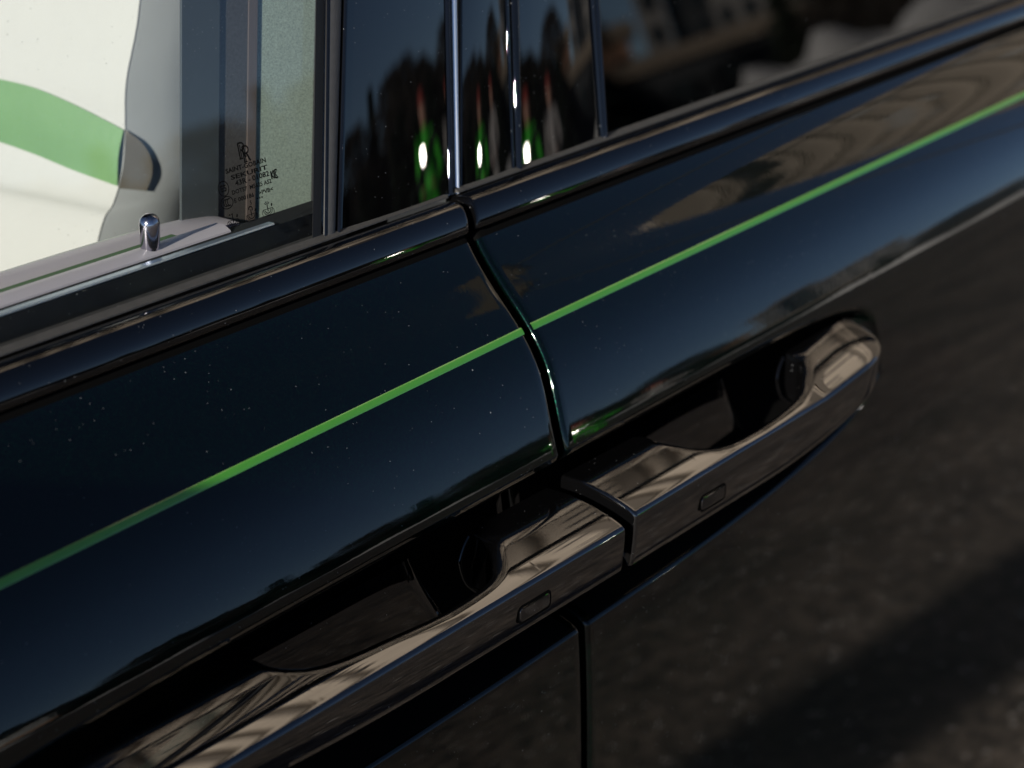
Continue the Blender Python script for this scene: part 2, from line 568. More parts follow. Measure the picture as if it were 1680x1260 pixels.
def top_h(d): return np.interp(d, TOPC[:, 0], TOPC[:, 1])


def handle_edge(gx, gs):
    """plan points of the scooped inner edge"""
    k = gs < 0.0335
    return np.stack([gx[k], gs[k]], 1)


def handle(name, near, parent, label):
    B = NEAR_B if near else FAR_B
    bx = np.array([p[0] for p in B]); by = np.array([p[1] for p in B])
    gx = np.arange(bx[0], bx[-1] + 1e-9, 0.00025)
    gy_ = np.interp(gx, bx, by)
    kk = np.exp(-0.5 * (np.arange(-20, 21) / 6.0) ** 2); kk /= kk.sum()
    gs = np.convolve(np.pad(gy_, 20, mode='edge'), kk, 'valid')
    edge_p = None
    blunt = (-0.0680, -0.0660) if near else (0.2130, 0.2155)          # the one hard corner of each grip
    wgt = np.clip(np.minimum(abs(gx - blunt[0]), abs(gx - blunt[1])) / 0.004, 0, 1)
    gs = gs * wgt + gy_ * (1 - wgt)
    edge_p = handle_edge(gx, gs)
    edge_p = edge_p[(edge_p[:, 0] > -0.222) & (edge_p[:, 0] < 0.222)]
    x0, x1 = bx[0], bx[-1]
    tip = -1 if near else 1
    xs = set(np.linspace(x0, x1, 260)) | set(bx)
    jx = x1 if near else x0
    for d in (0.0003, 0.0008, 0.0015, 0.0025, 0.004): xs.add(jx - d * (-tip if False else (1 if near else -1)))
    tx = x0 if near else x1
    for d in (0.0002, 0.0006, 0.0012, 0.002, 0.003, 0.0045, 0.0065, 0.009): xs.add(tx + d * (1 if near else -1))
    xs = sorted(xs)
    V, F = [], []
    n = None
    for x in xs:
        yb = float(np.interp(x, gx, gs))
        if near: zl, zb = 1.0092 - 0.018 * x, 0.9852 - 0.024 * x
        else:    zl, zb = 1.0128 - 0.008 * x + 0.10 * max(0, x - 0.19) ** 1.2 * 1.6, 0.9845 - 0.016 * x
        # tip taper
        d = (x - x0) if near else (x1 - x)
        q = 1.0
        yl = 0.0
        T = 0.046
        if d < T:
            t = 1 - d / T
            yl = (0.030 if not near else 0.026) * (1 - math.sqrt(max(0, 1 - t ** 2.4)))
        dz = abs(x) - 0.135
        if dz > 0: zb += 0.016 * min(1.2, (dz / 0.13)) ** 2.0 if not near else 0.010 * min(1.3, dz / 0.16) ** 2
        j = abs(x - jx)
        rs = 0.0016 * (1 - math.sqrt(max(0, 1 - (1 - min(1, j / 0.0016)) ** 2)))   # softened edge at the joint
        w_ = max(0.0012, yb - yl)
        sec = []
        ds = np.concatenate([np.linspace(w_, min(w_, 0.0336), 4)[:-1] if w_ > 0.034 else [], np.linspace(min(w_, 0.0336), 0.0022, 16)])
        for dd in ds:
            sd = float(np.min(np.hypot(edge_p[:, 0] - x, edge_p[:, 1] - yl - dd)))
            q = max(0.0, 1 - sd / 0.0062)
            sec.append((yl + dd, zl + float(top_h(dd)) - rs - 0.0019 * q * q))
        for (a_, b_) in ((0.0014, 0.0006), (0.0006, -0.0001), (0.0002, -0.0010), (0.0, -0.0022)):
            sec.append((yl + min(a_, w_ * 0.6) + rs, zl + b_ - rs * 0.5))
        hgt = zl - zb
        for t in np.linspace(0.25, 0.94, 7):
            sec.append((yl + 0.0020 * t * t + rs, zl - hgt * t))
        sec.append((yl + 0.0026 + rs, zb + 0.0004)); sec.append((yl + 0.0040 + rs, zb - 0.0001 + rs * 0.5)); sec.append((yl + 0.0065, zb + 0.0002 + rs * 0.5))
        yb2 = max(yl + 0.007, yb - 0.001)
        sec.append((yb2 * 0.6 + (yl + 0.0065) * 0.4, zb + 0.0022)); sec.append((yb2, zb + 0.0045))
        ztop = sec[0][1] + rs
        sec.append((yb + 0.0004, (ztop + zb) / 2)); sec.append((yb + 0.0003, ztop - 0.0009 - rs))
        if len(ds) < 19:
            pass
        # resample to a fixed count
        S = np.array(sec)
        k0 = len(ds)
        topS, rest = S[:k0], S[k0:]
        tt = np.linspace(0, k0 - 1, 19)
        topS = np.stack([np.interp(tt, np.arange(k0), topS[:, i]) for i in (0, 1)], 1)
        S = np.vstack([topS, rest])
        n = len(S)
        for (y, z) in S: V.append((x, y, z))
    for i in range(len(xs) - 1):
        for k in range(n):
            j = (k + 1) % n
            F.append((i * n + k, i * n + j, (i + 1) * n + j, (i + 1) * n + k))
    F.append(tuple(range(n - 1, -1, -1))); F.append(tuple(range((len(xs) - 1) * n, len(xs) * n)))
    o = mesh(name, V, F, M_HANDLE, parent, smooth=38)
    o['label'] = label
    return o


h_near = handle('door_handle', True, car, 'front door handle, left of the gap between the two handles')
h_far = handle('door_handle', False, car, 'rear door handle, right of the gap, with the rounded tip')


def rrect(cx, cz, wx, hz, r, n=6):
    P = []
    for (sx, sz, a0) in ((1, 1, 0), (-1, 1, 90), (-1, -1, 180), (1, -1, 270)):
        for k in range(n + 1):
            an = R(a0 + 90 * k / n)
            P.append((cx + sx * (wx / 2 - r) + r * math.cos(an), cz + sz * (hz / 2 - r) + r * math.sin(an)))
    return P


def button(parent, cx, cz, yf):
    n = 28
    L = [rrect(cx, cz, 0.0246, 0.0094, 0.0030), rrect(cx, cz, 0.0222, 0.0070, 0.0021), rrect(cx, cz, 0.0218, 0.0066, 0.0019), rrect(cx, cz, 0.0208, 0.0056, 0.0015)]
    for P in L:
        P[:] = [(x, z - 0.022 * (x - cx)) for x, z in P]
    def ring(A, B, ya, yb, mb):
        V = [(x, yf + ya, z) for x, z in A] + [(x, yf + yb, z) for x, z in B]
        mb.add(V, [(k, (k + 1) % n, n + (k + 1) % n, n + k) for k in range(n)])
    mb = MB(); ring(L[0], L[1], -0.00012, -0.00010, mb)
    mb.build('button_groove', M_SHADE_GROOVE, parent)
    mb = MB()
    ring(L[1], L[2], 0.0002, -0.00035, mb); ring(L[2], L[3], -0.00035, -0.00055, mb)
    mb.add([(x, yf - 0.00055, z) for x, z in L[3]], [tuple(range(n))])
    mb.build('lock_button', M_HANDLE, parent, smooth=40)


button(h_near, -0.0760, 0.99815, 0.00025)
button(h_far, 0.0745, 0.99540, 0.00030)


# plates behind the grips, and the caps on the blunt ends
def backplate(parent, x0, x1, zt, flip):
    V, F = [], []
    prof = [(0.0606, zt + 0.001), (0.0598, zt - 0.0025), (0.0589, zt - 0.0065), (0.0580, zt - 0.014), (0.0574, zt - 0.026), (0.0572, zt - 0.038), (0.0574, zt - 0.048)]
    prof = catmull(prof, 4)
    m = len(prof)
    for i, t in enumerate(np.linspace(0, 1, 24)):
        for (y, z) in prof:
            u = (zt - z) / 0.048
            xr = x1 + 0.030 * max(0, u) ** 1.4
            x = x0 + (xr - x0) * t
            edge = max(0, (t - 0.90) / 0.10)
            V.append((x, y + 0.010 * edge ** 3, z - 0.018 * (x - x0) * (1 if flip else 0.6)))
    for i in range(23):
        for k in range(m - 1):
            p = i * m + k
            F.append((p, p + 1, p + m + 1, p + m))
    return mesh('backplate', V, F, M_TRIM, parent, smooth=60)


backplate(h_near, -0.196, -0.083, 1.0105, True)
backplate(h_far, 0.066, 0.190, 1.0120, False)


def cap(parent, x, y0, zt, zb, s=1):
    pts = catmull([(x + 0.000, y0 + 0.004, zt + 0.0005), (x - 0.004, y0 + 0.0035, zt - 0.003), (x - 0.0075, y0 + 0.003, zt - 0.010), (x - 0.006, y0 + 0.001, zt - 0.020), (x - 0.001, y0 - 0.003, zb)], 6)
    MB().tube(pts, 0.0011, 8).build('grip_cap', M_TRIM, parent, smooth=60)


cap(h_near, -0.0685, 0.040, 1.0165, 0.990)
cap(h_far, 0.2135, 0.037, 1.0185, 0.993)

# ------------------------------------------------------------------ greenhouse: everything on the leaning window plane
TB = math.tan(R(12.0))


def gy(z): return 0.125 + (z - 1.15) * TB - 0.05 * max(0, z - 1.15) ** 2 * 0


def strip(name, L, Rr, z0, z1, mat, parent, off=0.0, thick=0.003, bulge=0.0, nz=14, nx=12, edge=0.0008, smooth=50, yaw=0.0, botcurve=0.0, rcorner=0.0):
    """a pillar piece between two leaning edges; L, Rr = (x at z0, x at z1)"""
    V, F = [], []
    us = [0, 0.0] + list(np.linspace(0, 1, nx)) + [1, 1.0]
    m = nx + 4
    for i, t in enumerate(np.linspace(0, 1, nz)):
        z = z0 + (z1 - z0) * t
        xl = L[0] + (L[1] - L[0]) * t; xr = Rr[0] + (Rr[1] - Rr[0]) * t
        wdt = xr - xl
        for k in range(m):
            if k == 0: x, d = xl, thick
            elif k == m - 1: x, d = xr, thick
            elif k == 1: x, d = xl, edge
            elif k == m - 2: x, d = xr, edge
            else:
                u = (k - 2) / (nx - 1)
                uu = 2 * u - 1
                x = xl + edge * 0.7 + (wdt - 1.4 * edge) * u
                d = -bulge * (1 - uu * uu) - yaw * uu * wdt / 2
            zz_ = z
            V.append((x, gy(z) + off + d, zz_))
    for i in range(nz - 1):
        for k in range(m - 1):
            p = i * m + k
            F.append((p, p + 1, p + m + 1, p + m))
    # bottom, top, back
    F.append(tuple(range(m - 1, -1, -1))); F.append(tuple(range((nz - 1) * m, nz * m)))
    for i in range(nz - 1):
        F.append((i * m + m - 1, i * m, (i + 1) * m, (i + 1) * m + m - 1))
    return mesh(name, V, F, mat, parent, smooth=smooth)


ZT = 1.60
def X(a, b):     # x on a straight edge: value a at z = 1.146, b at z = 1.2462
    s = (b - a) / 0.1002
    return lambda z: a + s * (z - 1.146)
def LR(f, g_, z0=1.1455, z1=ZT): return (f(z0), f(z1)), (g_(z0), g_(z1))


e_glass = X(-0.0721, -0.0411); e_rub = X(-0.0700, -0.0397); e_ch0 = X(-0.0634, -0.0305); e_ch1 = X(-0.0607, -0.0283)
e_p1r = X(0.0178, 0.0424); e_h0 = X(0.0237, 0.0486); e_h1 = X(0.0262, 0.0522); e_p2l = X(0.0280, 0.0565)
e_p2r = X(0.0695, 0.0900); e_div1 = X(0.0762, 0.1010); e_p3r = X(0.1486, 0.1625); e_win = X(0.1532, 0.1700)

pan = []
L_, R_ = LR(e_ch1, e_p1r); p = strip('pillar_panel', (L_[0], L_[1]), R_, 1.1455, ZT, M_PANEL, car, 0.0, bulge=0.0006, yaw=0.012, nx=40, nz=20)
p['label'] = 'wide gloss pillar panel on the front door'
L_, R_ = LR(e_p2l, e_p2r); p = strip('pillar_panel', L_, R_, 1.1455, ZT, M_PANEL, car, -0.0003, bulge=0.0004, yaw=-0.001, nx=40, nz=20)
p['label'] = 'narrow gloss pillar panel on the rear door'
L_, R_ = LR(e_div1, e_p3r); p = strip('pillar_panel', L_, R_, 1.1455, ZT, M_PANEL, car, 0.0, bulge=0.0006, yaw=-0.004, nx=40, nz=20)
p['label'] = 'gloss pillar panel next to the rear window'
L_, R_ = LR(e_rub, e_ch0); strip('pillar_rubber', L_, R_, 1.1455, ZT, M_RUBBER, car, -0.0002, bulge=0.0004)
L_, R_ = LR(lambda z: e_ch0(z) + 0.0009, lambda z: e_ch1(z) - 0.0002); strip('chrome_strip', L_, R_, 1.1455, ZT, M_TRIM, car, -0.0006, bulge=0.0006, edge=0.0003, nx=10)
L_, R_ = LR(lambda z: e_rub(z) - 0.0009, lambda z: e_rub(z) - 0.0002); strip('glass_edge_strip', L_, R_, 1.1455, ZT, M_TRIM, car, -0.0003, bulge=0.0003, edge=0.0002, nx=8)
mid = lambda f, g_, t: (lambda z: f(z) + (g_(z) - f(z)) * t)
L_, R_ = LR(mid(e_p1r, e_h0, 0.05), mid(e_p1r, e_h0, 0.52)); strip('edge_moulding', L_, R_, 1.1450, ZT, M_TRIM, car, -0.0006, bulge=0.0012, edge=0.0005)
L_, R_ = LR(mid(e_p1r, e_h0, 0.56), mid(e_p1r, e_h0, 0.96)); strip('edge_moulding', L_, R_, 1.1450, ZT, M_RUBBER, car, 0.0006, bulge=0.0008, edge=0.0005)
L_, R_ = LR(e_h0, e_h1, 1.1420); strip('chrome_strip', L_, R_, 1.1420, ZT, M_CHROME, car, -0.0004, bulge=0.0011, edge=0.0003, nx=12)
L_, R_ = LR(mid(e_h1, e_p2l, 0.1), mid(e_h1, e_p2l, 0.9)); strip('shut_seal', L_, R_, 1.1450, ZT, M_BLACK, car, 0.003, bulge=0.0)
L_, R_ = LR(mid(e_p2r, e_div1, 0.03), mid(e_p2r, e_div1, 0.40)); strip('divider_moulding', L_, R_, 1.1455, ZT, M_TRIM, car, -0.0004, bulge=0.0003, edge=0.0002)
L_, R_ = LR(mid(e_p2r, e_div1, 0.44), mid(e_p2r, e_div1, 0.97)); strip('divider_moulding', L_, R_, 1.1455, ZT, M_TRIM, car, -0.0014, bulge=0.0016, edge=0.0004)
L_, R_ = LR(mid(e_p3r, e_win, 0.05), mid(e_p3r, e_win, 0.45)); strip('window_moulding', L_, R_, 1.1455, ZT, M_TRIM, car, -0.0008, bulge=0.0009, edge=0.0004)
L_, R_ = LR(mid(e_p3r, e_win, 0.5), mid(e_p3r, e_win, 0.98)); strip('window_moulding', L_, R_, 1.1455, ZT, M_TRIM, car, -0.0012, bulge=0.0011, edge=0.0004)


# glass panes (solid sheets)
def pane(name, xl, xr, z0, z1, mat, parent, off, th=0.004):
    V = []
    for d in (0, th):
        for (z, f) in ((z0, xl), (z0, xr), (z1, xr), (z1, xl)):
            V.append((f(z), gy(z) + off + d, z))
    F = [(0, 1, 2, 3), (7, 6, 5, 4), (0, 4, 5, 1), (1, 5, 6, 2), (2, 6, 7, 3), (3, 7, 4, 0)]
    return mesh(name, V, F, mat, parent)


win_f = pane('window', lambda z: -0.74 + 0.9 * (z - 1.146), e_glass, 1.132, ZT, M_GLASS, car, 0.0012)
win_f['label'] = 'clear front door window with etched markings'
win_r = pane('window', e_win, lambda z: 0.98, 1.132, ZT, M_PRIV, car, 0.0012)
win_r['label'] = 'dark tinted rear door window reflecting buildings'
# frit band along the rear edge of the front glass
pane('frit_band', lambda z: e_glass(z) - 0.0058, e_glass, 1.140, ZT, M_BLACK, win_f, 0.0010, 0.0001)


# etched markings on the front glass ---------------------------------------
def text_verts(s, size, bold=0.0):
    cu = bpy.data.curves.new('t', 'FONT')
    cu.body = s
    cu.size = size
    cu.align_x = 'LEFT'
    cu.offset = bold
    cu.resolution_u = 2
    ob = bpy.data.objects.new('t', cu)
    COL.objects.link(ob)
    dg = bpy.context.evaluated_depsgraph_get()
    me = bpy.data.meshes.new_from_object(ob.evaluated_get(dg))
    V = np.array([v.co[:] for v in me.vertices])
    F = [tuple(p_.vertices) for p_ in me.polygons]
    bpy.data.objects.remove(ob); bpy.data.curves.remove(cu); bpy.data.meshes.remove(me)
    return V, F


etch = MB()
YG = 0.0012 - 0.00015
cT = math.cos(math.atan(TB))


def put2d(P, F, x0, z0):
    """flat shapes (u along the car, v up the glass) laid on the pane"""
    etch.add([(x0 + u, gy(z0 + v * cT) + YG, z0 + v * cT) for u, v in P], F)


def text(s, x0, x1, z0, hgt, bold=0.0):
    V, F = text_verts(s, 1.0, 0.030)
    mn, mx_ = V.min(0), V.max(0)
    V = (V - mn)
    sx = (x1 - x0) / (mx_[0] - mn[0]); sy = hgt / 0.70
    put2d([(v[0] * sx, v[1] * sy + 0) for v in V], F, x0, z0)


def stroke(P, wd, x0, z0, closed=False):
    P = [Vector((q[0], q[1], 0)) for q in P]
    n = len(P)
    wd = wd * 1.35
    V, F = [], []
    for i in range(n):
        a_ = P[(i - 1) % n] if (closed or i > 0) else P[i]
        b_ = P[(i + 1) % n] if (closed or i < n - 1) else P[i]
        t = (b_ - a_).normalized(); q = Vector((-t.y, t.x, 0)) * wd / 2
        V += [(P[i] + q)[:2], (P[i] - q)[:2]]
    for i in range(n if closed else n - 1):
        j = (i + 1) % n
        F.append((2 * i, 2 * j, 2 * j + 1, 2 * i + 1))
    put2d(V, F, x0, z0)


def circle(cx, cz, rx_, rz_, wd, n=36, a0=0, a1=360):
    full_ = a1 - a0 >= 360
    P = [(rx_ * math.cos(R(a0 + (a1 - a0) * k / (n if full_ else n - 1))), rz_ * math.sin(R(a0 + (a1 - a0) * k / (n if full_ else n - 1)))) for k in range(n)]
    stroke(P, wd, cx, cz, closed=full_)


# double-R emblem
for (ox, oz) in ((-0.1112, 1.1890), (-0.1090, 1.1872)):
    wd = 0.00055
    stroke([(0, 0), (0, 0.0068)], wd, ox, oz); stroke([(0.0010, 0), (0.0010, 0.0060)], wd * 0.7, ox, oz)
    bowl = [(0.0, 0.0068)] + [(0.0017 + 0.0016 * math.sin(R(t)), 0.0052 + 0.0016 * math.cos(R(t))) for t in range(0, 181, 20)] + [(0.0010, 0.0036)]
    stroke(bowl, wd, ox, oz); stroke([(0.0018, 0.0036), (0.0035, 0.0)], wd * 1.3, ox, oz)
    stroke([(-0.0006, 0), (0.0016, 0)], wd * 0.8, ox, oz)
text('SAINT-GOBAIN', -0.1212, -0.0966, 1.1846, 0.0020)
text('SEKURIT', -0.1190, -0.0964, 1.1815, 0.0019)
text('43R - 01082', -0.1172, -0.0962, 1.1785, 0.0022)
text('DOT57  M5625 AS2', -0.1200, -0.0957, 1.1753, 0.0018)
text('E 000186   >PVB<', -0.1197, -0.0957, 1.1718, 0.0018)
text('5', -0.1108, -0.1099, 1.1690, 0.0017)
for k in range(3):
    circle(-0.1060 + 0.0014 * k, 1.1707, 0.00025, 0.00025, 0.0003, 8)
circle(-0.1243, 1.1790, 0.0030, 0.0032, 0.00035)
text('E5', -0.1260, -0.1226, 1.1776, 0.0028)
circle(-0.1240, 1.1729, 0.0036, 0.0026, 0.00035)
for k in range(3):
    circle(-0.1247 + 0.0011 * k, 1.1729, 0.0012, 0.0015, 0.0004, 14, 60, 300)
stroke([(0, 0), (0, 0.0036)], 0.0006, -0.0951, 1.1768); stroke([(0.0002, 0.0018), (0.0016, 0.0037)], 0.0005, -0.0951, 1.1768); stroke([(0.0002, 0.0018), (0.0016, 0)], 0.0005, -0.0951, 1.1768)
circle(-0.0921, 1.1786, 0.0013, 0.0018, 0.0006, 16, 50, 310)
circle(-0.0921, 1.1786, 0.0005, 0.0008, 0.0005, 12, 50, 310)
for k, xi in enumerate((-0.1225, -0.1113, -0.1012)):                # three little care pictograms
    z0 = 1.1640
    stroke([(q[0] - xi * 0, q[1]) for q in rrect(0, 0, 0.0072, 0.0030, 0.0012)], 0.00022, xi, z0 - 0.0004, True)
    circle(xi, z0 + 0.0010, 0.0028, 0.0026, 0.00025, 16, 180, 360)
    circle(xi, z0 + 0.0010, 0.0019, 0.0018, 0.00035, 16, 190, 350)
    stroke([(0, 0.000), (0.0, 0.0032)], 0.0004, xi, z0)
    if k == 0:
        for dx in (-0.0014, 0.0, 0.0): stroke([(dx - 0.0004, 0.0036), (dx + 0.0004, 0.0036)], 0.0005, xi, z0)
    elif k == 1: circle(xi, z0 + 0.0034, 0.0011, 0.0010, 0.0004, 14, -60, 200)
    else:
        for an in (40, 75, 110, 140): stroke([(0.0008 * math.cos(R(an)), 0.0026 + 0.0008 * math.sin(R(an))), (0.0020 * math.cos(R(an)), 0.0026 + 0.0020 * math.sin(R(an)))], 0.0003, xi, z0)
    stroke([(0.0024, 0.0018), (0.0030, 0.0030)], 0.0006, xi, z0)
etch.build('etched_lettering', M_ETCH, win_f)

# ------------------------------------------------------------------ what shows through the front window
# inner edge, sill and capping of the door
sweep('inner_edge', [(0.1345, 1.1556), (0.1338, 1.1550), (0.1345, 1.1543), (0.1375, 1.1543), (0.1375, 1.1556)], -0.74, -0.1085, M_BLUEEDGE, door_f, smooth=30)
sweep('inner_seal', [(0.1340, 1.1542), (0.1340, 1.1380), (0.1500, 1.1380), (0.1500, 1.1535)], -0.74, -0.060, M_DARKFELT, door_f, smooth=30)
sweep('sill_panel', [(0.1400, 1.1460), (0.1445, 1.1545), (0.1490, 1.1565), (0.1540, 1.1560), (0.1560, 1.1400)], -0.74, -0.1255, M_SILL, door_f, smooth=30)
sweep('lining', [(0.1385, 1.1530), (0.1620, 1.1500), (0.1620, 1.1390), (0.1385, 1.1390)], -0.1250, -0.1060, M_PURPLE, door_f, smooth=30)
sweep('green_piping', [(0.1620, 1.1478), (0.1665, 1.1500), (0.1720, 1.1500), (0.1740, 1.1390), (0.1620, 1.1390)], -0.74, -0.135, M_LEATHERGREEN, door_f, smooth=30)
V = []; F = []
for x, k in ((-0.74, 1.0), (-0.16, 1.0), (-0.12, 0.9), (-0.095, 0.65), (-0.075, 0.32), (-0.067, 0.05)):
    for (y, z) in ((0.1830, 1.1420 - 0.0), (0.1880, 1.1420 + 0.0052 * k), (0.1960, 1.1420 + 0.0065 * k), (0.2040, 1.1420 + 0.004 * k), (0.2080, 1.140)):
        V.append((x, y, z - 0.0015))
for i in range(5):
    for k in range(4): F.append((i * 5 + k, i * 5 + 5 + k, i * 5 + 6 + k, i * 5 + 1 + k))
mesh('door_capping', V, F, M_SILL, door_f, smooth=50)

# lock pin
mb = MB()
px_, py_ = -0.1528, 0.150
rings = [(0.0000, 0.0022), (0.0008, 0.0038), (0.0022, 0.0048), (0.0036, 0.0049), (0.0048, 0.0040), (0.0058, 0.0036), (0.0068, 0.0041), (0.0150, 0.00445), (0.0170, 0.0045), (0.0190, 0.0041), (0.0204, 0.0031), (0.0212, 0.0017), (0.0214, 0.0003)]
V, F = [], []
n = 24
for (dz, r_) in rings:
    for k in range(n):
        an = 2 * math.pi * k / n
        V.append((px_ + r_ * math.cos(an) + 0.06 * dz, py_ + r_ * math.sin(an), 1.1498 + dz))
for i in range(len(rings) - 1):
    for k in range(n):
        j = (k + 1) % n
        F.append((i * n + k, i * n + j, (i + 1) * n + j, (i + 1) * n + k))
F.append(tuple(range(n - 1, -1, -1))); F.append(tuple(range((len(rings) - 1) * n, len(rings) * n)))
mesh('lock_pin', V, F, simple('satin_chrome_pin', (0.55, 0.52, 0.60), 0.18, 1.0), door_f, smooth=60)

MB().tube([(px_, py_, 1.1460), (px_, py_, 1.1485), (px_, py_, 1.1492)], [0.0058, 0.0058, 0.0048], 24).build('pin_collar', M_BLACK, door_f, smooth=40)

# seat: outer side of the backrest with the piping band, shaded rear shell
def seat_surface(name, outline, y0, depth, mat, parent, dx=0.0):
    n = len(outline)
    V = [(x, y0, z) for x, z in outline] + [(x + dx, y0 + depth, z) for x, z in outline]
    F = [tuple(range(n))] + [(k, n + k, n + (k + 1) % n, (k + 1) % n) for k in range(n)] + [tuple(range(2 * n - 1, n - 1, -1))]
    return mesh(name, V, F, mat, parent, smooth=40)


SY = 0.33
edge = catmull([(0.024, 1.30), (0.0115, 1.218), (-0.002, 1.1775), (-0.0052, 1.155), (-0.0060, 1.146), (-0.0100, 1.128), (-0.0180, 1.112), (-0.0255, 1.1048), (-0.0335, 1.085), (-0.045, 1.03), (-0.055, 0.90)], 5)
# front of the backrest, turned to the windscreen and the sun
def sx(xe, y): return xe - 0.10 * (y - SY)


V, F = [], []
nx_ = 16
for (xe, z) in edge:
    for k in range(nx_):
        y = SY + 0.52 * (k / (nx_ - 1)) ** 1.3
        V.append((sx(xe, y), y, z))
for i in range(len(edge) - 1):
    for k in range(nx_ - 1):
        pq = i * nx_ + k
        F.append((pq, pq + 1, pq + nx_ + 1, pq + nx_))
seat = mesh('seat', V, F, M_LEATHER, car, smooth=179)
seat['label'] = 'front seat backrest in white leather with a green band'
# outer side of the backrest, turned away from the sun
V, F = [], []
for (xe, z) in edge:
    for k in range(8):
        t = k / 7
        V.append((xe + 0.11 * math.sin(t * 1.5), SY + 0.0003 - 0.032 * t + 0.06 * (1 - math.cos(t * 1.5)), z))
for i in range(len(edge) - 1):
    for k in range(7):
        pq = i * 8 + k
        F.append((pq, pq + 8, pq + 9, pq + 1))
mesh('seat_side', V, F, M_LEATHERSHADE, seat, smooth=179)
MB().tube([(0.030, 0.360, 1.175), (0.022, 0.355, 1.13), (0.012, 0.352, 1.085)], 0.0012, 6).build('seat_seam', M_BLACK, seat)
# green band running round the front, its end tucked round the side
top_ = catmull([(0.62, 1.150), (0.50, 1.163), (0.4524, 1.1672), (0.4235, 1.1672), (0.3954, 1.1655), (0.3679, 1.1604), (0.341, 1.1537), (0.330, 1.1506)], 6)
bot_ = catmull([(0.62, 1.120), (0.50, 1.132), (0.4515, 1.1341), (0.4222, 1.1321), (0.3934, 1.1289), (0.3645, 1.1247), (0.3364, 1.1216), (0.330, 1.1210)], 6)
V, F = [], []
for (a_, b_) in zip(top_, bot_):
    for k in range(7):
        t = k / 6
        y = a_[0] * (1 - t) + b_[0] * t; z = a_[1] * (1 - t) + b_[1] * t
        xe = float(np.interp(z, edge[::-1, 1], edge[::-1, 0]))
        V.append((sx(xe, y) - 0.0012 - 0.003 * math.sin(math.pi * t), y, z))
for i in range(len(top_) - 1):
    for k in range(6):
        pq = i * 7 + k
        F.append((pq, pq + 7, pq + 8, pq + 1))
mesh('green_band', V, F, M_LEATHERGREEN, seat, smooth=179)
V, F = [], []
tipc = catmull([(-0.0060, 1.1506), (0.0030, 1.1424), (0.0078, 1.1326), (0.0076, 1.1234), (0.0030, 1.1150)], 6)
inn = [(float(np.interp(z, edge[::-1, 1], edge[::-1, 0])) + 0.0003, z) for z in np.linspace(1.1506, 1.1195, len(tipc))]
for (a_, b_) in zip(inn, tipc):
    for k in range(5):
        t = k / 4
        x = a_[0] * (1 - t) + b_[0] * t
        V.append((x, SY - 0.0002 - 0.20 * (x - a_[0]) - 0.0004 * t, a_[1] * (1 - t) + b_[1] * t))
for i in range(len(inn) - 1):
    for k in range(4):
        pq = i * 5 + k
        F.append((pq, pq + 5, pq + 6, pq + 1))
mesh('band_tip', V, F, simple('shaded_band_tip', (0.19, 0.17, 0.14), 0.6, var=0.15, vscale=80), seat, smooth=179)  # end of the green band, its shade put into a brown colour

# lining of the B pillar, in vertical layers, each face turned some way to the windscreen
def post(x0, x1, y, k, mat, z0=1.02, z1=1.42, ln=0.09, d=0.0015):
    V = []
    y1 = y + k * (x1 - x0)
    for z in (z0, z1):
        for (x, yy_) in ((x0, y), (x1, y1), (x1, y1 + d), (x0, y + d)):
            V.append((x + ln * (z - 1.24), yy_, z))
    F = [(0, 1, 5, 4), (1, 2, 6, 5), (2, 3, 7, 6), (3, 0, 4, 7), (4, 5, 6, 7), (3, 2, 1, 0)]
    return mesh('pillar_lining', V, F, mat, car)


post(-0.0790, -0.0572, 0.2000, -0.10, M_GREYTRIM)
post(-0.0570, -0.0398, 0.1990, -0.12, M_BROWNLINE)
post(-0.0396, -0.0352, 0.1962, -0.30, M_PALEEDGE)
post(-0.0346, -0.0040, 0.1962, -0.30, M_LIGHTTRIM)
post(-0.0036, 0.060, 0.1850, 0.15, M_DARKFELT)

# ------------------------------------------------------------------ the rest of the body (roof, far side, nose, tail, wheels)
mb = MB()
mb.box((0.75, 0.99, 1.725), (2.2, 1.30, 0.05), bev=0.02)                # roof
mb.box((0.45, 0.235, 1.655), (2.9, 0.05, 0.10), bev=0.015)              # cant rail
mb.box((0.45, 1.74, 1.655), (2.9, 0.05, 0.10), bev=0.015)
mb.build('roof', M_PAINT, car, smooth=40)
mb = MB()
mb.box((0.45, 1.83, 0.72), (4.9, 0.10, 0.78), bev=0.03)
mb.build('far_side', M_PAINT, car, smooth=40)
mb = MB()
mb.box((0.35, 0.98, 0.36), (4.3, 1.60, 0.06))
mb.box((1.35, 0.98, 0.80), (0.06, 1.60, 0.85))
mb.box((-0.90, 0.98, 0.70), (0.06, 1.58, 0.62))
mb.box((0.20, 0.98, 0.60), (0.10, 1.58, 0.45))
mb.build('cabin_floor', M_DARKFELT, car)
for s in (0.155, 1.80):
    q = 1 if s < 1 else -1
    MB().tube([(-1.02, s, 1.12), (-0.35, s + 0.07 * q, 1.66)], 0.030, 10).build('window_pillar', M_TRIM, car, smooth=50)
    MB().tube([(1.02, s, 1.13), (1.45, s + 0.09 * q, 1.66)], 0.05, 10).build('window_pillar', M_TRIM, car, smooth=50)
V = [(-1.02, 0.16, 1.13), (-1.02, 1.80, 1.13), (-0.38, 1.72, 1.66), (-0.38, 0.24, 1.66)]
V += [(x + 0.004, y, z + 0.004) for x, y, z in V]
mesh('windscreen', V, [(0, 1, 2, 3), (7, 6, 5, 4), (0, 4, 5, 1), (1, 5, 6, 2), (2, 6, 7, 3), (3, 7, 4, 0)], M_SHIELD, car)


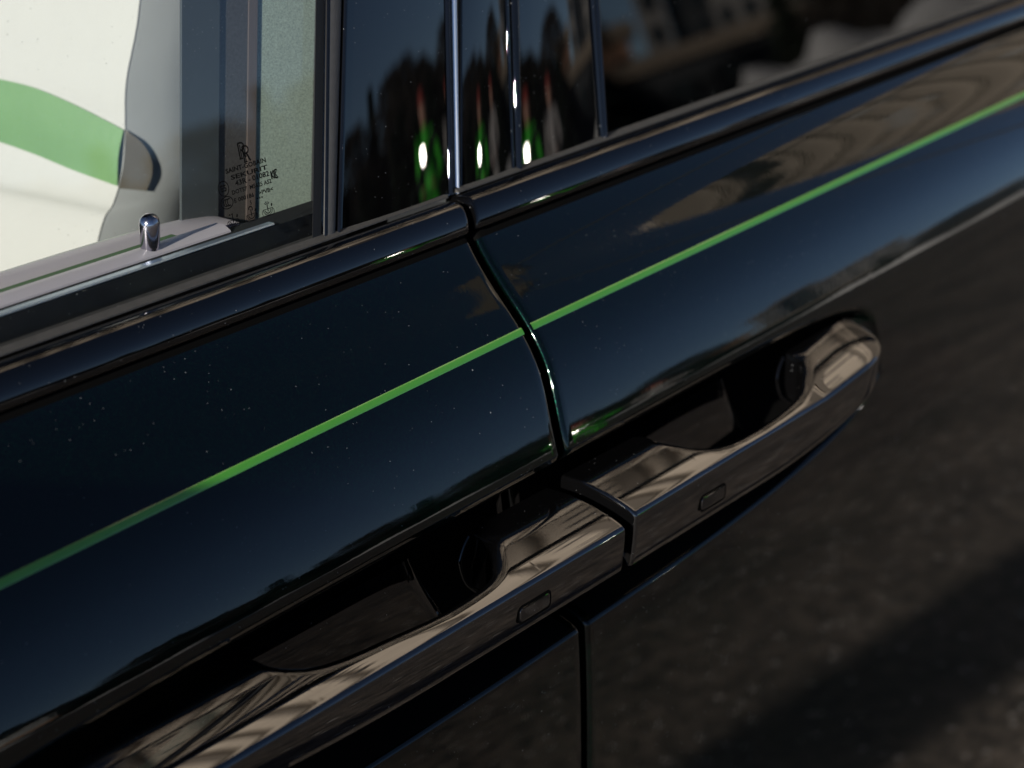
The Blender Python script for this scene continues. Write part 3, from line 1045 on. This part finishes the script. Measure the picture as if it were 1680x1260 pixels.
def wing(name, x0, x1, parent):
    V, F = [], []
    zs = np.linspace(1.128, 0.40, 40)
    xs = np.linspace(x0, x1, 12)
    for x in xs:
        for z in zs: V.append((x + lean(z), float(body_y(z)), z))
        V.append((x, 0.9, 1.14))
    m = len(zs) + 1
    for i in range(len(xs) - 1):
        for k in range(len(zs) - 1):
            F.append((i * m + k, i * m + k + 1, i * m + m + k + 1, i * m + m + k))
        F.append((i * m + m - 1, i * m, i * m + m, i * m + m + m - 1))
    mesh(name, V, F, M_PAINT, parent, smooth=60)


wing('front_wing', -2.30, -0.792, car)
wing('rear_wing', 1.032, 2.35, car)
mb = MB(); mb.box((-2.33, 0.95, 0.78), (0.08, 1.70, 0.66), bev=0.03); mb.build('nose', M_PAINT, car, smooth=40)
mb = MB(); mb.box((2.38, 0.95, 0.78), (0.08, 1.70, 0.66), bev=0.03); mb.build('tail', M_PAINT, car, smooth=40)
M_TYRE = simple('tyre_rubber', (0.02, 0.02, 0.02), 0.8)
for x in (-1.55, 1.75):
    for y in (0.25, 1.60):
        V, F = [], []
        n = 32
        for (yy_, r_) in ((0, 0.26), (0, 0.345), (0.02, 0.375), (0.22, 0.375), (0.24, 0.345), (0.24, 0.26)):
            for k in range(n):
                an = 2 * math.pi * k / n
                V.append((x + r_ * math.cos(an), y - 0.10 + yy_, 0.375 + r_ * math.sin(an)))
        for i in range(5):
            for k in range(n):
                F.append((i * n + k, i * n + (k + 1) % n, i * n + n + (k + 1) % n, i * n + n + k))
        wh = mesh('wheel', V, F, M_TYRE, car, smooth=40)
        mb = MB()
        mb.tube([(x, y - 0.07, 0.375), (x, y + 0.10, 0.375)], 0.262, 32)
        mb.build('rim', M_DARKCHROME, wh, smooth=40)

# wing mirror (it throws the shadow across the front door)
mb = MB()
mb.box((-0.985, -0.022, 1.238), (0.13, 0.165, 0.19), rz=0.12, bev=0.035)
mb.build('wing_mirror', M_PAINT, car, smooth=60)
mb = MB(); mb.tube([(-0.97, 0.03, 1.19), (-0.95, 0.11, 1.15)], 0.022, 12); mb.build('mirror_arm', M_TRIM, car, smooth=60)

# ------------------------------------------------------------------ setting
def ground_mat():
    m, n, b, o = nodes('pale_gritty_tarmac')
    tc = n.nodes.new('ShaderNodeTexCoord')
    cols = []
    def noise(sc, det=8, rough=0.6):
        q = n.nodes.new('ShaderNodeTexNoise'); q.inputs['Scale'].default_value = sc; q.inputs['Detail'].default_value = det; q.inputs['Roughness'].default_value = rough
        n.links.new(tc.outputs['Object'], q.inputs['Vector']); return q
    big, fine = noise(2.3, 7), noise(26, 6, 0.75)
    cr = n.nodes.new('ShaderNodeValToRGB')
    cr.color_ramp.elements[0].position = 0.30; cr.color_ramp.elements[0].color = (0.045, 0.039, 0.033, 1)
    cr.color_ramp.elements[1].position = 0.70; cr.color_ramp.elements[1].color = (0.18, 0.150, 0.122, 1)
    n.links.new(big.outputs['Fac'], cr.inputs[0])
    cr2 = n.nodes.new('ShaderNodeValToRGB')
    cr2.color_ramp.elements[0].position = 0.36; cr2.color_ramp.elements[0].color = (0.12, 0.12, 0.12, 1)
    cr2.color_ramp.elements[1].position = 0.72; cr2.color_ramp.elements[1].color = (2.0, 1.9, 1.8, 1)
    n.links.new(fine.outputs['Fac'], cr2.inputs[0])
    mx = n.nodes.new('ShaderNodeMix'); mx.data_type = 'RGBA'; mx.blend_type = 'MULTIPLY'; mx.inputs[0].default_value = 1.0
    n.links.new(cr.outputs[0], mx.inputs[6]); n.links.new(cr2.outputs[0], mx.inputs[7])
    # scattered pale pebbles of ice and grit
    v = n.nodes.new('ShaderNodeTexVoronoi'); v.inputs['Scale'].default_value = 38
    n.links.new(tc.outputs['Object'], v.inputs['Vector'])
    lt = n.nodes.new('ShaderNodeMath'); lt.operation = 'LESS_THAN'; lt.inputs[1].default_value = 0.20
    n.links.new(v.outputs['Distance'], lt.inputs[0])
    mx2 = n.nodes.new('ShaderNodeMix'); mx2.data_type = 'RGBA'; mx2.inputs[7].default_value = (0.62, 0.58, 0.53, 1)
    sp = n.nodes.new('ShaderNodeSeparateColor'); n.links.new(v.outputs['Color'], sp.inputs[0])
    g2 = n.nodes.new('ShaderNodeMath'); g2.operation = 'GREATER_THAN'; g2.inputs[1].default_value = 0.6
    n.links.new(sp.outputs[0], g2.inputs[0])
    mu = n.nodes.new('ShaderNodeMath'); mu.operation = 'MULTIPLY'
    n.links.new(lt.outputs[0], mu.inputs[0]); n.links.new(g2.outputs[0], mu.inputs[1])
    n.links.new(mu.outputs[0], mx2.inputs[0]); n.links.new(mx.outputs[2], mx2.inputs[6])
    n.links.new(mx2.outputs[2], b.inputs['Base Color'])
    b.inputs['Roughness'].default_value = 0.75
    bp = n.nodes.new('ShaderNodeBump'); bp.inputs['Strength'].default_value = 0.8; bp.inputs['Distance'].default_value = 0.02
    n.links.new(fine.outputs['Fac'], bp.inputs['Height']); n.links.new(bp.outputs['Normal'], b.inputs['Normal'])
    return m


g = mesh('ground', [(-900, -900, 0), (900, -900, 0), (900, 900, 0), (-900, 900, 0)], [(0, 1, 2, 3)], ground_mat())
g['kind'] = 'structure'

M_SNOW = simple('old_snow', (0.60, 0.585, 0.57), 0.8, var=0.35, vscale=1.2, bump=0.5, bscale=8)


def polar(az, d): return (d * math.cos(R(az)), d * math.sin(R(az)))


# ploughed snow bank across the far side of the lot
V, F = [], []
na, nr = 150, 9
for i in range(na):
    az = -80 + 68 * i / (na - 1)
    hgt = (0.30 if az < -32.4 else 1.0 if az < -30 else 1.35) + 0.20 * math.sin(i * 0.37) + 0.16 * math.sin(i * 0.91 + 1) + 0.10 * rng.random()
    for k in range(nr):
        t = k / (nr - 1)
        d = 33 + 4.5 * t + 1.2 * math.sin(i * 0.21)
        x, y = polar(az, d)
        V.append((x, y, 0.004 + max(0, hgt) * math.sin(math.pi * t) ** 0.8 + (0.10 * rng.random() if 0 < k < nr - 1 else 0)))
for i in range(na - 1):
    for k in range(nr - 1):
        pq = i * nr + k
        F.append((pq, pq + nr, pq + nr + 1, pq + 1))
sb = mesh('snow_bank', V, F, M_SNOW, smooth=60)
sb['kind'] = 'structure'

# trees ---------------------------------------------------------------------
M_BARK = simple('dark_bark', (0.05, 0.04, 0.033), 0.9, var=0.3, vscale=10)
M_TWIG = simple('bare_twigs', (0.045, 0.038, 0.032), 0.9, var=0.3, vscale=2)
M_FIR = simple('dark_needles', (0.022, 0.035, 0.022), 0.9, var=0.4, vscale=2)


def tree_meshes(kind, seed):
    r = np.random.default_rng(seed)
    H = 1.0
    mb = MB()
    mb.tube([(0, 0, 0), (0.01, 0.0, 0.35), (0.0, 0.01, 0.7), (0.01, 0, 0.95)], [0.022, 0.017, 0.010, 0.003], 7)
    if kind == 'bare':
        for k in range(16):
            z0 = 0.25 + 0.6 * r.random(); an = r.random() * 6.28; l = 0.30 * (1.05 - z0) + 0.08
            mb.tube([(0, 0, z0), (l * 0.6 * math.cos(an), l * 0.6 * math.sin(an), z0 + l * 0.5), (l * math.cos(an), l * math.sin(an), z0 + l)], [0.007, 0.004, 0.0015], 5)
    tm = mb.build('trunk', M_BARK, None, smooth=50)
    tme = tm.data; bpy.data.objects.remove(tm)
    V, F = [], []
    N = 2600 if kind == 'bare' else 1700
    for k in range(N):
        if kind == 'bare':
            z = 0.28 + 0.75 * r.random() ** 0.8
            rad = 0.27 * math.sin(math.pi * min(1, max(0, (z - 0.2) / 0.88))) ** 0.7
        else:
            z = 0.10 + 0.90 * r.random() ** 1.1
            rad = 0.17 * (1.02 - z) * (0.75 + 0.35 * math.sin(z * 55))
        an = r.random() * 6.283
        q = rad * math.sqrt(r.random())
        c = np.array([q * math.cos(an), q * math.sin(an), z])
        d1 = r.normal(size=3); d1[2] = abs(d1[2]) * (1 if kind == 'bare' else -0.4); d1 /= np.linalg.norm(d1)
        d2 = np.cross(d1, r.normal(size=3)); d2 /= np.linalg.norm(d2)
        ln, wd = ((0.055, 0.006) if kind == 'bare' else (0.035, 0.012))
        b = len(V)
        V += [c - d2 * wd, c + d2 * wd, c + d1 * ln + d2 * wd * 0.3, c + d1 * ln - d2 * wd * 0.3]
        F.append((b, b + 1, b + 2, b + 3))
    cm = mesh('crown', V, F, M_TWIG if kind == 'bare' else M_FIR)
    cme = cm.data; bpy.data.objects.remove(cm)
    return tme, cme


T_VAR = [tree_meshes('bare', 1), tree_meshes('bare', 2), tree_meshes('fir', 3), tree_meshes('fir', 4)]


def tree(az, d, hgt, var, wide=1.0):
    x, y = polar(az, d)
    fir = var >= 2
    o = empty('fir_tree' if fir else 'bare_tree', (x, y, 0))
    tag(o, 'dark fir tree beyond the snow bank, seen only as a reflection' if fir else 'leafless dark tree beyond the snow bank, seen only as a reflection', 'tree', 'dark fir trees beyond the lot' if fir else 'leafless trees beyond the lot')
    o.scale = (hgt * wide, hgt * wide, hgt)
    o.rotation_euler = (0, 0, random.random() * 6)
    for nm, me in (('trunk', T_VAR[var][0]), ('crown', T_VAR[var][1])):
        link(bpy.data.objects.new(nm, me), o)


for k in range(60):
    az = -84 + 47 * (k + 0.7 * random.random()) / 60
    d = 40 + 16 * random.random()
    hgt = (2.8 + 2.4 * random.random() ** 1.3) * d / 48
    tree(az, d, hgt, random.choice((0, 1, 0, 1, 0, 1, 2, 3)), 1.7)
for k in range(30):
    az = -82 + 46 * (k + 0.5 * random.random()) / 30
    tree(az, 40 + 3 * random.random(), 2.6 + 0.9 * random.random(), random.choice((2, 3)), 3.0)
for az in (-30.6, -29.2, -27.9, -26.2, -24.9):
    tree(az, 44 + 4 * random.random(), 2.4 + 1.5 * random.random(), random.choice((1, 2)), 1.6)

# buildings -------------------------------------------------------------------
M_TAN = simple('brown_brick', (0.165, 0.134, 0.104), 0.85, var=0.10, vscale=0.8)
M_PALEW = simple('pale_upper_render', (0.68, 0.565, 0.445), 0.85, var=0.30, vscale=0.45)
M_SLAB = simple('stone_slab', (0.215, 0.175, 0.135), 0.8, var=0.1, vscale=1)
M_DARKF = simple('dark_facade', (0.03, 0.034, 0.038), 0.5, var=0.2, vscale=0.4)
M_LGREY = simple('grey_facade', (0.22, 0.21, 0.20), 0.7, var=0.15, vscale=0.3)
M_WIN = simple('window_pane', (0.015, 0.018, 0.02), 0.08)
M_WINB = simple('brown_blind', (0.060, 0.048, 0.037), 0.5)
M_BRICKD = simple('faded_board', (0.075, 0.058, 0.045), 0.8)
M_BRICK = simple('terracotta_wall', (0.36, 0.20, 0.13), 0.8, var=0.15, vscale=0.6)


def block(name, loc, rz, size, wall, label, floors, bays, slabs=False, cat='building', face=-1, win=(0.5, 0.5)):
    """an apartment or office block; windows set into the two faces that look at the lot"""
    L, D, H = size                     # L across the facade (local y), D deep (local x)
    o = empty(name, (*loc, 0))
    o.rotation_euler = (0, 0, rz)
    tag(o, label, cat)
    if slabs:
        mb = MB(); mb.box((D / 2, 0, 7.6), (D, L, 15.2)); mb.build('wall', wall, o)
        mb = MB(); mb.box((D / 2, 0, 7.6 + H / 2), (D - 0.05, L - 0.05, H - 15.2)); mb.build('upper_wall', M_PALEW, o)
    else:
        mb = MB(); mb.box((D / 2, 0, H / 2), (D, L, H)); mb.build('wall', wall, o)
    mb = MB(); mb.box((D / 2, 0, H + 0.25), (D + 0.6, L + 0.6, 0.5)); mb.build('roof', M_SLAB, o)
    fh = H / floors; bw = L / bays
    wme = None
    for (zb_, tb_) in ((16.4, 0.35), (17.7, 0.22), (18.5, 0.6), (20.3, 0.25), (22.6, 0.5), (25.2, 0.3), (27.0, 0.45), (28.4, 0.2), (29.7, 0.6)) if slabs else ():
        mb = MB(); mb.box((-0.06, 0, zb_), (0.14, L, tb_)); mb.build('floor_band', M_SLAB, o)
    if slabs:                                         # close-set string courses
        lm = None
        for k in range(23):
            if lm is None:
                mb = MB(); mb.box((0, 0, 0), (0.12, L * 0.995, 0.20)); ob = mb.build('ledge', M_SLAB, o); lm = ob.data
            else:
                ob = link(bpy.data.objects.new('ledge', lm), o)
            ob.location = (-0.052, 0, 0.4 + 0.62 * k)
    for f in range(floors):
        for k in range(bays):
            if slabs and fh * (f + 0.55) > 15 and (f % 3 or k % 4 == 3): continue
            if wme is None:
                mb = MB(); mb.box((0, 0, 0), (0.12, bw * win[0], fh * win[1])); ob = mb.build('window', M_WINB if slabs else M_WIN, o); wme = ob.data
            else:
                ob = link(bpy.data.objects.new('window', wme), o)
            ob.location = (-0.03, -L / 2 + bw * (k + 0.5), fh * (f + 0.55))
    return o


# tall tan apartment block closing the lot behind the car, in full sun
block('apartment_building', (21.0, 1.4), 0.0, (15.8, 12.0, 32.0), M_TAN, 'tall sunlit apartment block, brown below and pale above, reflected in the rear door', 16, 13, slabs=True, win=(0.30, 0.40))
for az, d, wd, hh, mt, fl, bays, lab in ((-34.5, 130, 1.9, 11.5, M_LGREY, 11, 1, 'narrow grey stair tower left of the dark tower, seen in the rear window'),
                                        (-33.4, 131, 3.0, 12.5, M_DARKF, 12, 2, 'dark glass tower between two grey ones, seen in the rear window'),
                                        (-31.3, 130, 6.6, 11.0, M_LGREY, 11, 4, 'broad grey office tower right of the dark one, seen in the rear window'),
                                        (-28.0, 120, 7.5, 8.0, M_DARKF, 10, 4, 'dark office block at the right end of the towers, seen in the rear window')):
    x, y = polar(az, d)
    block('office_tower', (x, y), R(az), (wd, 9.0, hh), mt, lab, max(3, fl // 2), bays, win=(0.5, 0.55), cat='tower')
x, y = polar(-36.2, 60)
block('shop', (x, y), R(-36.2), (1.9, 3.0, 3.6), M_BRICK, 'small terracotta kiosk behind the snow bank, seen in the rear window', 1, 1, win=(0.5, 0.3), cat='kiosk')
x, y = polar(-32.5, 58)
block('shed', (x, y), R(-32.5), (8.5, 4.0, 2.3), M_DARKF, 'low dark shed behind the snow bank, seen in the rear window', 1, 5, win=(0.5, 0.4), cat='shed')

# advertising board on a post, high in the paint
brd2 = empty('billboard', (16.9, -6.6, 0))
tag(brd2, 'small tan billboard on a tall post behind the car, seen in the rear door', 'billboard')
mb = MB(); mb.box((0, 0, 14.6), (0.12, 1.0, 0.8)); mb.build('panel', M_BRICKD, brd2)
mb = MB(); mb.tube([(0.1, 0, 0), (0.1, 0, 14.3)], [0.10, 0.03], 10); mb.build('post', M_DARKF, brd2, smooth=40)

# unseen street lamp, added to throw a shadow on the ground beside the doors
lamp = empty('shadow_pole', (-5.2, -1.43, 0))
tag(lamp, 'unseen grey street lamp added ahead of the car to cast a ground shadow', 'street lamp')
mb = MB(); mb.tube([(0, 0, 0), (0, 0, 0.9), (0, 0, 0.95), (0, 0, 3.2), (0, 0, 5.6)], [0.15, 0.15, 0.14, 0.13, 0.08], 16); mb.build('pole', M_LGREY, lamp, smooth=40)
mb = MB(); mb.tube([(0, 0, 5.55), (-0.3, 0, 5.9), (-1.0, 0, 6.0)], 0.035, 10); mb.build('arm', M_LGREY, lamp, smooth=40)
mb = MB(); mb.box((-1.25, 0, 5.98), (0.6, 0.24, 0.10), bev=0.03); mb.build('lamp_head', M_DARKF, lamp, smooth=40)

# onlookers ----------------------------------------------------------------------
M_SKIN = simple('skin', (0.55, 0.30, 0.22), 0.55)
M_GREENJ = simple('green_cloth', (0.05, 0.55, 0.03), 0.6)
M_BLACKJ = simple('black_cloth', (0.012, 0.012, 0.014), 0.8)
M_REDC = simple('red_knit', (0.32, 0.05, 0.04), 0.8)
M_GREYC = simple('grey_cloth', (0.35, 0.33, 0.32), 0.8)


def person(loc, face, label, mats, paint_fn, hat, group=None):
    """one continuous skinned body, standing, arms folded forward"""
    P = dict(pelvis=(0, 0, 0.98), waist=(0, 0, 1.10), chest=(0, 0, 1.32), neck=(0, 0, 1.50), jaw=(0.02, 0, 1.57), head=(0.015, 0, 1.66), crown=(0.0, 0, 1.76))
    rad = dict(pelvis=(0.16, 0.12), waist=(0.145, 0.105), chest=(0.165, 0.12), neck=(0.058, 0.058), jaw=(0.066, 0.075), head=(0.078, 0.095), crown=(0.055, 0.065))
    E = [('pelvis', 'waist'), ('waist', 'chest'), ('chest', 'neck'), ('neck', 'jaw'), ('jaw', 'head'), ('head', 'crown')]
    for s, t in ((-1, 'l'), (1, 'r')):
        P.update({'hip' + t: (0, s * 0.10, 0.92), 'knee' + t: (0.03, s * 0.12, 0.50), 'ank' + t: (-0.02, s * 0.13, 0.08), 'toe' + t: (0.15, s * 0.15, 0.04),
                  'sh' + t: (0, s * 0.19, 1.44), 'el' + t: (-0.02, s * 0.27, 1.14), 'wr' + t: (0.20, s * 0.16, 1.08), 'hand' + t: (0.28, s * 0.11, 1.10)})
        rad.update({'hip' + t: (0.10, 0.10), 'knee' + t: (0.065, 0.065), 'ank' + t: (0.045, 0.045), 'toe' + t: (0.04, 0.035), 'sh' + t: (0.075, 0.075), 'el' + t: (0.052, 0.052), 'wr' + t: (0.036, 0.036), 'hand' + t: (0.036, 0.026)})
        E += [('pelvis', 'hip' + t), ('hip' + t, 'knee' + t), ('knee' + t, 'ank' + t), ('ank' + t, 'toe' + t), ('chest', 'sh' + t), ('sh' + t, 'el' + t), ('el' + t, 'wr' + t), ('wr' + t, 'hand' + t)]
        for q in range(4):
            P['f%d%s' % (q, t)] = (0.34 + 0.012 * (1.5 - abs(q - 1.5)), s * (0.085 + 0.016 * q), 1.115 - 0.008 * q)
            rad['f%d%s' % (q, t)] = (0.009, 0.009)
            E.append(('hand' + t, 'f%d%s' % (q, t)))
    keys = list(P)
    me = bpy.data.meshes.new('body')
    me.from_pydata([P[k] for k in keys], [(keys.index(a_), keys.index(b_)) for a_, b_ in E], [])
    ob = bpy.data.objects.new('body', me)
    COL.objects.link(ob)
    md = ob.modifiers.new('skin', 'SKIN')
    for i, k in enumerate(keys):
        me.skin_vertices[0].data[i].radius = rad[k]
    me.skin_vertices[0].data[0].use_root = True
    sd = ob.modifiers.new('sub', 'SUBSURF'); sd.levels = 2; sd.render_levels = 2
    dg = bpy.context.evaluated_depsgraph_get()
    m2 = bpy.data.meshes.new_from_object(ob.evaluated_get(dg))
    bpy.data.objects.remove(ob)
    m2.materials.clear()
    for m in mats: m2.materials.append(m)
    for p_ in m2.polygons:
        p_.material_index = paint_fn(p_.center); p_.use_smooth = True
    root = empty('person', (*loc, 0))
    root.rotation_euler = (0, 0, face)
    tag(root, label, 'person', group)
    link(bpy.data.objects.new('body', m2), root)
    mb = MB()
    V, F = [], []
    for i, z in enumerate(np.linspace(0, 1, 7)):
        for k in range(16):
            an = 2 * math.pi * k / 16
            q = math.sqrt(max(0, 1 - z * z)) if z > 0.01 else 1.03
            V.append((-0.005 + 0.095 * q * math.cos(an), 0.085 * q * math.sin(an), 1.69 + 0.115 * z))
    for i in range(6):
        for k in range(16): F.append((i * 16 + k, i * 16 + (k + 1) % 16, i * 16 + 16 + (k + 1) % 16, i * 16 + 16 + k))
    mesh('hat', V, F, hat, root, smooth=60)
    # face: eyes, nose, mouth
    mb = MB()
    for s in (-1, 1): mb.box((0.098, s * 0.032, 1.668), (0.012, 0.024, 0.010), bev=0.003)
    mb.box((0.100, 0, 1.592), (0.010, 0.045, 0.008), bev=0.002)
    mb.build('face_features', M_BLACKJ, root)
    return root


def green_suit(c):
    if c.z > 1.53 or c.x > 0.255: return 2 if c.z > 1.0 else 1
    if abs(c.z - 1.30 + 0.5 * c.y) < 0.07 or abs(c.z - 0.80 - 0.5 * c.y) < 0.06 or c.z < 0.10: return 1
    return 0


def grey_coat(c):
    if c.z > 1.53 or c.x > 0.255: return 2 if c.z > 1.0 else 1
    return 0 if c.z > 0.6 else 1


x, y = polar(-41.0, 12.4)
p1 = person((x, y), R(150), 'person in a green and black suit and red cap, reflected in the pillar', [M_GREENJ, M_BLACKJ, M_SKIN], green_suit, M_REDC)
# bright metal plate in the hands, flashing the sun at the car
bp_ = Vector((x - 0.277, y + 0.108, 1.34))
hv = (sdir + (Vector((0.02, 0.13, 1.19)) - bp_).normalized()).normalized()
brd = empty('metal_plate', bp_)
brd.rotation_euler = hv.to_track_quat('X', 'Z').to_euler()
tag(brd, 'small bright metal plate held by the person in green, flashing in the sun', 'plate')
mb = MB(); mb.box((0, 0, 0), (0.012, 0.085, 0.085), bev=0.004); mb.build('plate_face', simple('brushed_plate', (0.85, 0.85, 0.85), 0.22, 1.0), brd)
x, y = polar(-38.2, 15.5)
p2 = person((x, y), R(150), 'person in a pale grey coat and red cap, behind the one in green', [M_GREYC, M_BLACKJ, M_SKIN], grey_coat, M_REDC)

# white box van with an orange stripe
x, y = polar(-59.3, 42)
van = empty('box_van', (x, y, 0)); van.rotation_euler = (0, 0, R(-35))
tag(van, 'white box van with an orange stripe parked across the lot', 'van')
M_WHITEV = simple('white_van_paint', (0.75, 0.75, 0.73), 0.4)
M_ORANGE = simple('orange_stripe', (0.75, 0.28, 0.03), 0.4)
mb = MB(); mb.box((0, 0, 1.85), (4.6, 2.1, 2.0), bev=0.05); bx_ = mb.build('cargo_box', M_WHITEV, van, smooth=30)
mb = MB(); mb.box((0, 0, 1.15), (4.64, 2.14, 0.28)); mb.build('stripe', M_ORANGE, bx_)
mb = MB(); mb.add([(2.35, s, z) for s in (-1, 1) for z in (0.5, 2.2)] + [(3.9, s, 0.5) for s in (-1, 1)] + [(3.9, s, 1.25) for s in (-1, 1)] + [(3.0, s, 2.2) for s in (-1, 1)],
                  [(0, 4, 6, 8, 1), (3, 9, 7, 5, 2), (4, 5, 7, 6), (6, 7, 9, 8), (8, 9, 3, 1), (0, 1, 3, 2), (0, 2, 5, 4)]); mb.build('cab', M_WHITEV, van)
mb = MB(); mb.add([(3.84, -0.85, 1.35), (3.84, 0.85, 1.35), (3.10, 0.80, 2.12), (3.10, -0.80, 2.12)], [(0, 1, 2, 3)]); mb.v = [(q[0] + 0.02, q[1], q[2] + 0.01) for q in mb.v]; mb.build('windscreen', M_WIN, van)
for xw in (-1.4, 3.1):
    for s in (-0.9, 0.9):
        mb = MB(); mb.tube([(xw, s - 0.12, 0.4), (xw, s + 0.12, 0.4)], 0.4, 20); mb.build('wheel', M_TYRE, van, smooth=40)
mb = MB(); mb.box((0.4, 0, 0.65), (6.2, 1.5, 0.25)); mb.build('chassis', M_BLACK, van)
